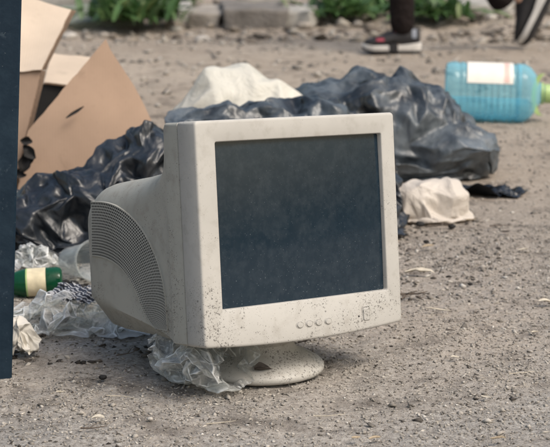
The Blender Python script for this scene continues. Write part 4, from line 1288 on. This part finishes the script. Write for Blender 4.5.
def twig(c, length, yaw, rad, mat, label, seed, forks=2, name='twig', z=.004, group=None):
    r = np.random.default_rng(seed); V_, F_ = [], []
    def run(p, d, L, r0, n_=6):
        s_ = len(V_); out = []
        for i in range(n_ + 1):
            t = i / n_; rr_ = r0 * (1 - .6 * t)
            out.append(p.copy())
            sd_ = np.array([-d[1], d[0], 0])
            for k in range(5):
                a = 2 * math.pi * k / 5; V_.append(p + sd_ * rr_ * math.cos(a) + np.array([0, 0, 1]) * rr_ * math.sin(a))
            d = d + np.array([r.normal(0, .16), r.normal(0, .16), r.normal(0, .05)]); d /= np.linalg.norm(d)
            p = p + d * L / n_; p[2] = max(p[2], r0)
        for i in range(n_):
            for k in range(5): F_.append((s_ + i * 5 + k, s_ + i * 5 + (k + 1) % 5, s_ + i * 5 + 5 + (k + 1) % 5, s_ + i * 5 + 5 + k))
        return out
    d0 = np.array([math.cos(yaw), math.sin(yaw), 0]); pts_ = run(-d0 * length / 2 + np.array([0, 0, rad]), d0, length, rad)
    for k in range(forks):
        q = pts_[r.integers(1, 5)]; a = yaw + r.choice([-1, 1]) * r.uniform(.4, 1.1)
        run(q.copy(), np.array([math.cos(a), math.sin(a), .25]), length * r.uniform(.3, .55), rad * .6)
    o = mesh(name, V_, F_, mat); o.location = (c[0], c[1], c[2] + z)
    return tag(o, label, 'twig', group)
twigs = [
    (414, 297, .055, .15, .0026, 'twig', 'thick dark forked twig by the monitor lower right corner', 5),
    (405, 300, .040, 1.1, .0022, 'twig', 'short dark twig leaning at the monitor right edge', 4),
    (424, 300, .036, -.5, .0016, 'twig', 'thin dark twig at the right of the forked twig', 3),
    (94, 432, .040, -.1, .0016, 'twig', 'dark curved twig in the lower left dirt', 1),
    (124, 400, .060, -.35, .0008, 'straw', 'pale thin straw fibre below the clear bags', 0),
    (128, 358, .040, .1, .0014, 'twig', 'dark twig lying between the two clear bags', 2),
    (306, 345, .030, .3, .0016, 'twig', 'dark twig wedged behind the monitor stand', 2),
    (500, 228, .05, .1, .0018, 'twig', 'dark twig on dirt beyond the white bag', 1),
    (440, 228, .06, .2, .0022, 'twig', 'dark twig under the white bag', 2),
    (520, 375, .045, .5, .0009, 'straw', 'pale straw in the right foreground', 0),
    (330, 420, .05, -.2, .0009, 'straw', 'pale straw in the centre foreground', 0),
    (220, 425, .045, .4, .0009, 'straw', 'pale straw below the open clear bag', 0),
]
for k, (x, y, L_, a_, r_, m_, lab_, fk) in enumerate(twigs):
    twig(G(x, y), L_, a_, r_, M[m_], lab_, 90 + k, fk, group='twigs and straws on the dirt')

crumbs = [
    (103, 379, 7, 'char', 'black pebble alone on dirt below the clear bag'),
    (66, 284, 9, 'char', 'black charred lump right of the green bottle'),
    (74, 286, 11, 'char', 'larger black charred lump in front of the clear cup'),
    (82, 289, 9, 'char', 'black charred lump nearest the monitor rear corner'),
    (88, 296, 8, 'char', 'black charred lump under the monitor rear'),
    (240, 383, 11, 'char', 'black lump between open clear bag and monitor stand'),
    (420, 226, 11, 'char', 'black crumb left of two under the white bag'),
    (452, 228, 9, 'char', 'black crumb right of two under the white bag'),
    (404, 236, 8, 'char', 'black crumb beside monitor right edge'),
    (426, 243, 7, 'char', 'small black crumb below the white bag'),
    (22, 352, 8, 'stone', 'grey pebble by the steel post foot'),
    (366, 280, 6, 'stone_pale', 'pale pebble by the monitor'),
    (505, 300, 5, 'stone', 'grey pebble in the right dirt'),
    (470, 285, 5, 'char', 'black crumb in the right dirt'),
    (150, 420, 5, 'stone_pale', 'pale pebble in the lower left foreground'),
    (410, 405, 4, 'stone_dark', 'dark pebble in the right foreground'),
]
for k, (x, y, r_, m_, lab_) in enumerate(crumbs):
    c = G(x, y); s_ = mm(r_)
    o = pebble('pebble', (c[0], c[1], s_ * .45), (s_, s_ * .8, s_ * .8), M[m_], 200 + k, .75, (10, 7))
    tag(o, lab_, 'pebble', 'pebbles and charred crumbs')

# dry leaf flake resting on the stand's disc
q = AT(263, 368, PIV[1] - .090)
leaf((q[0], q[1], .0215), (.030, .018), .4, M['leaf_dark'], 'dark crumpled leaf lying on the monitor stand', 'leaf', curl=.5, seed=40, z=.001)
# soot and burnt bits stuck at the left edge of the cardboard
for k, (x, y, s_) in enumerate(((27, 141, .030), (30, 152, .040), (24, 163, .042), (29, 160, .026), (21, 172, .03))):
    p = AT(x, y, 4.285)
    o = leaf((0, 0, 0), (s_, s_ * .7), k * 1.3, M['char'], None, None, curl=.5, seed=k + 60, name='burnt_scrap')
    o.parent = cb; o.location = p - np.array(cb.location); o.rotation_euler = (R(80), k * .9, 0)
p0, p1 = AT(84, 106, 4.335), AT(66, 118, 4.325)
o = leaf((0, 0, 0), (float(np.linalg.norm(p1 - p0)), .008), 0, M['char'], None, None, curl=.1, seed=71, name='slit')
o.parent = cb; o.location = (p0 + p1) / 2 - np.array(cb.location); o.rotation_euler = (R(90), -math.atan2(p0[2] - p1[2], p0[0] - p1[0]), 0)
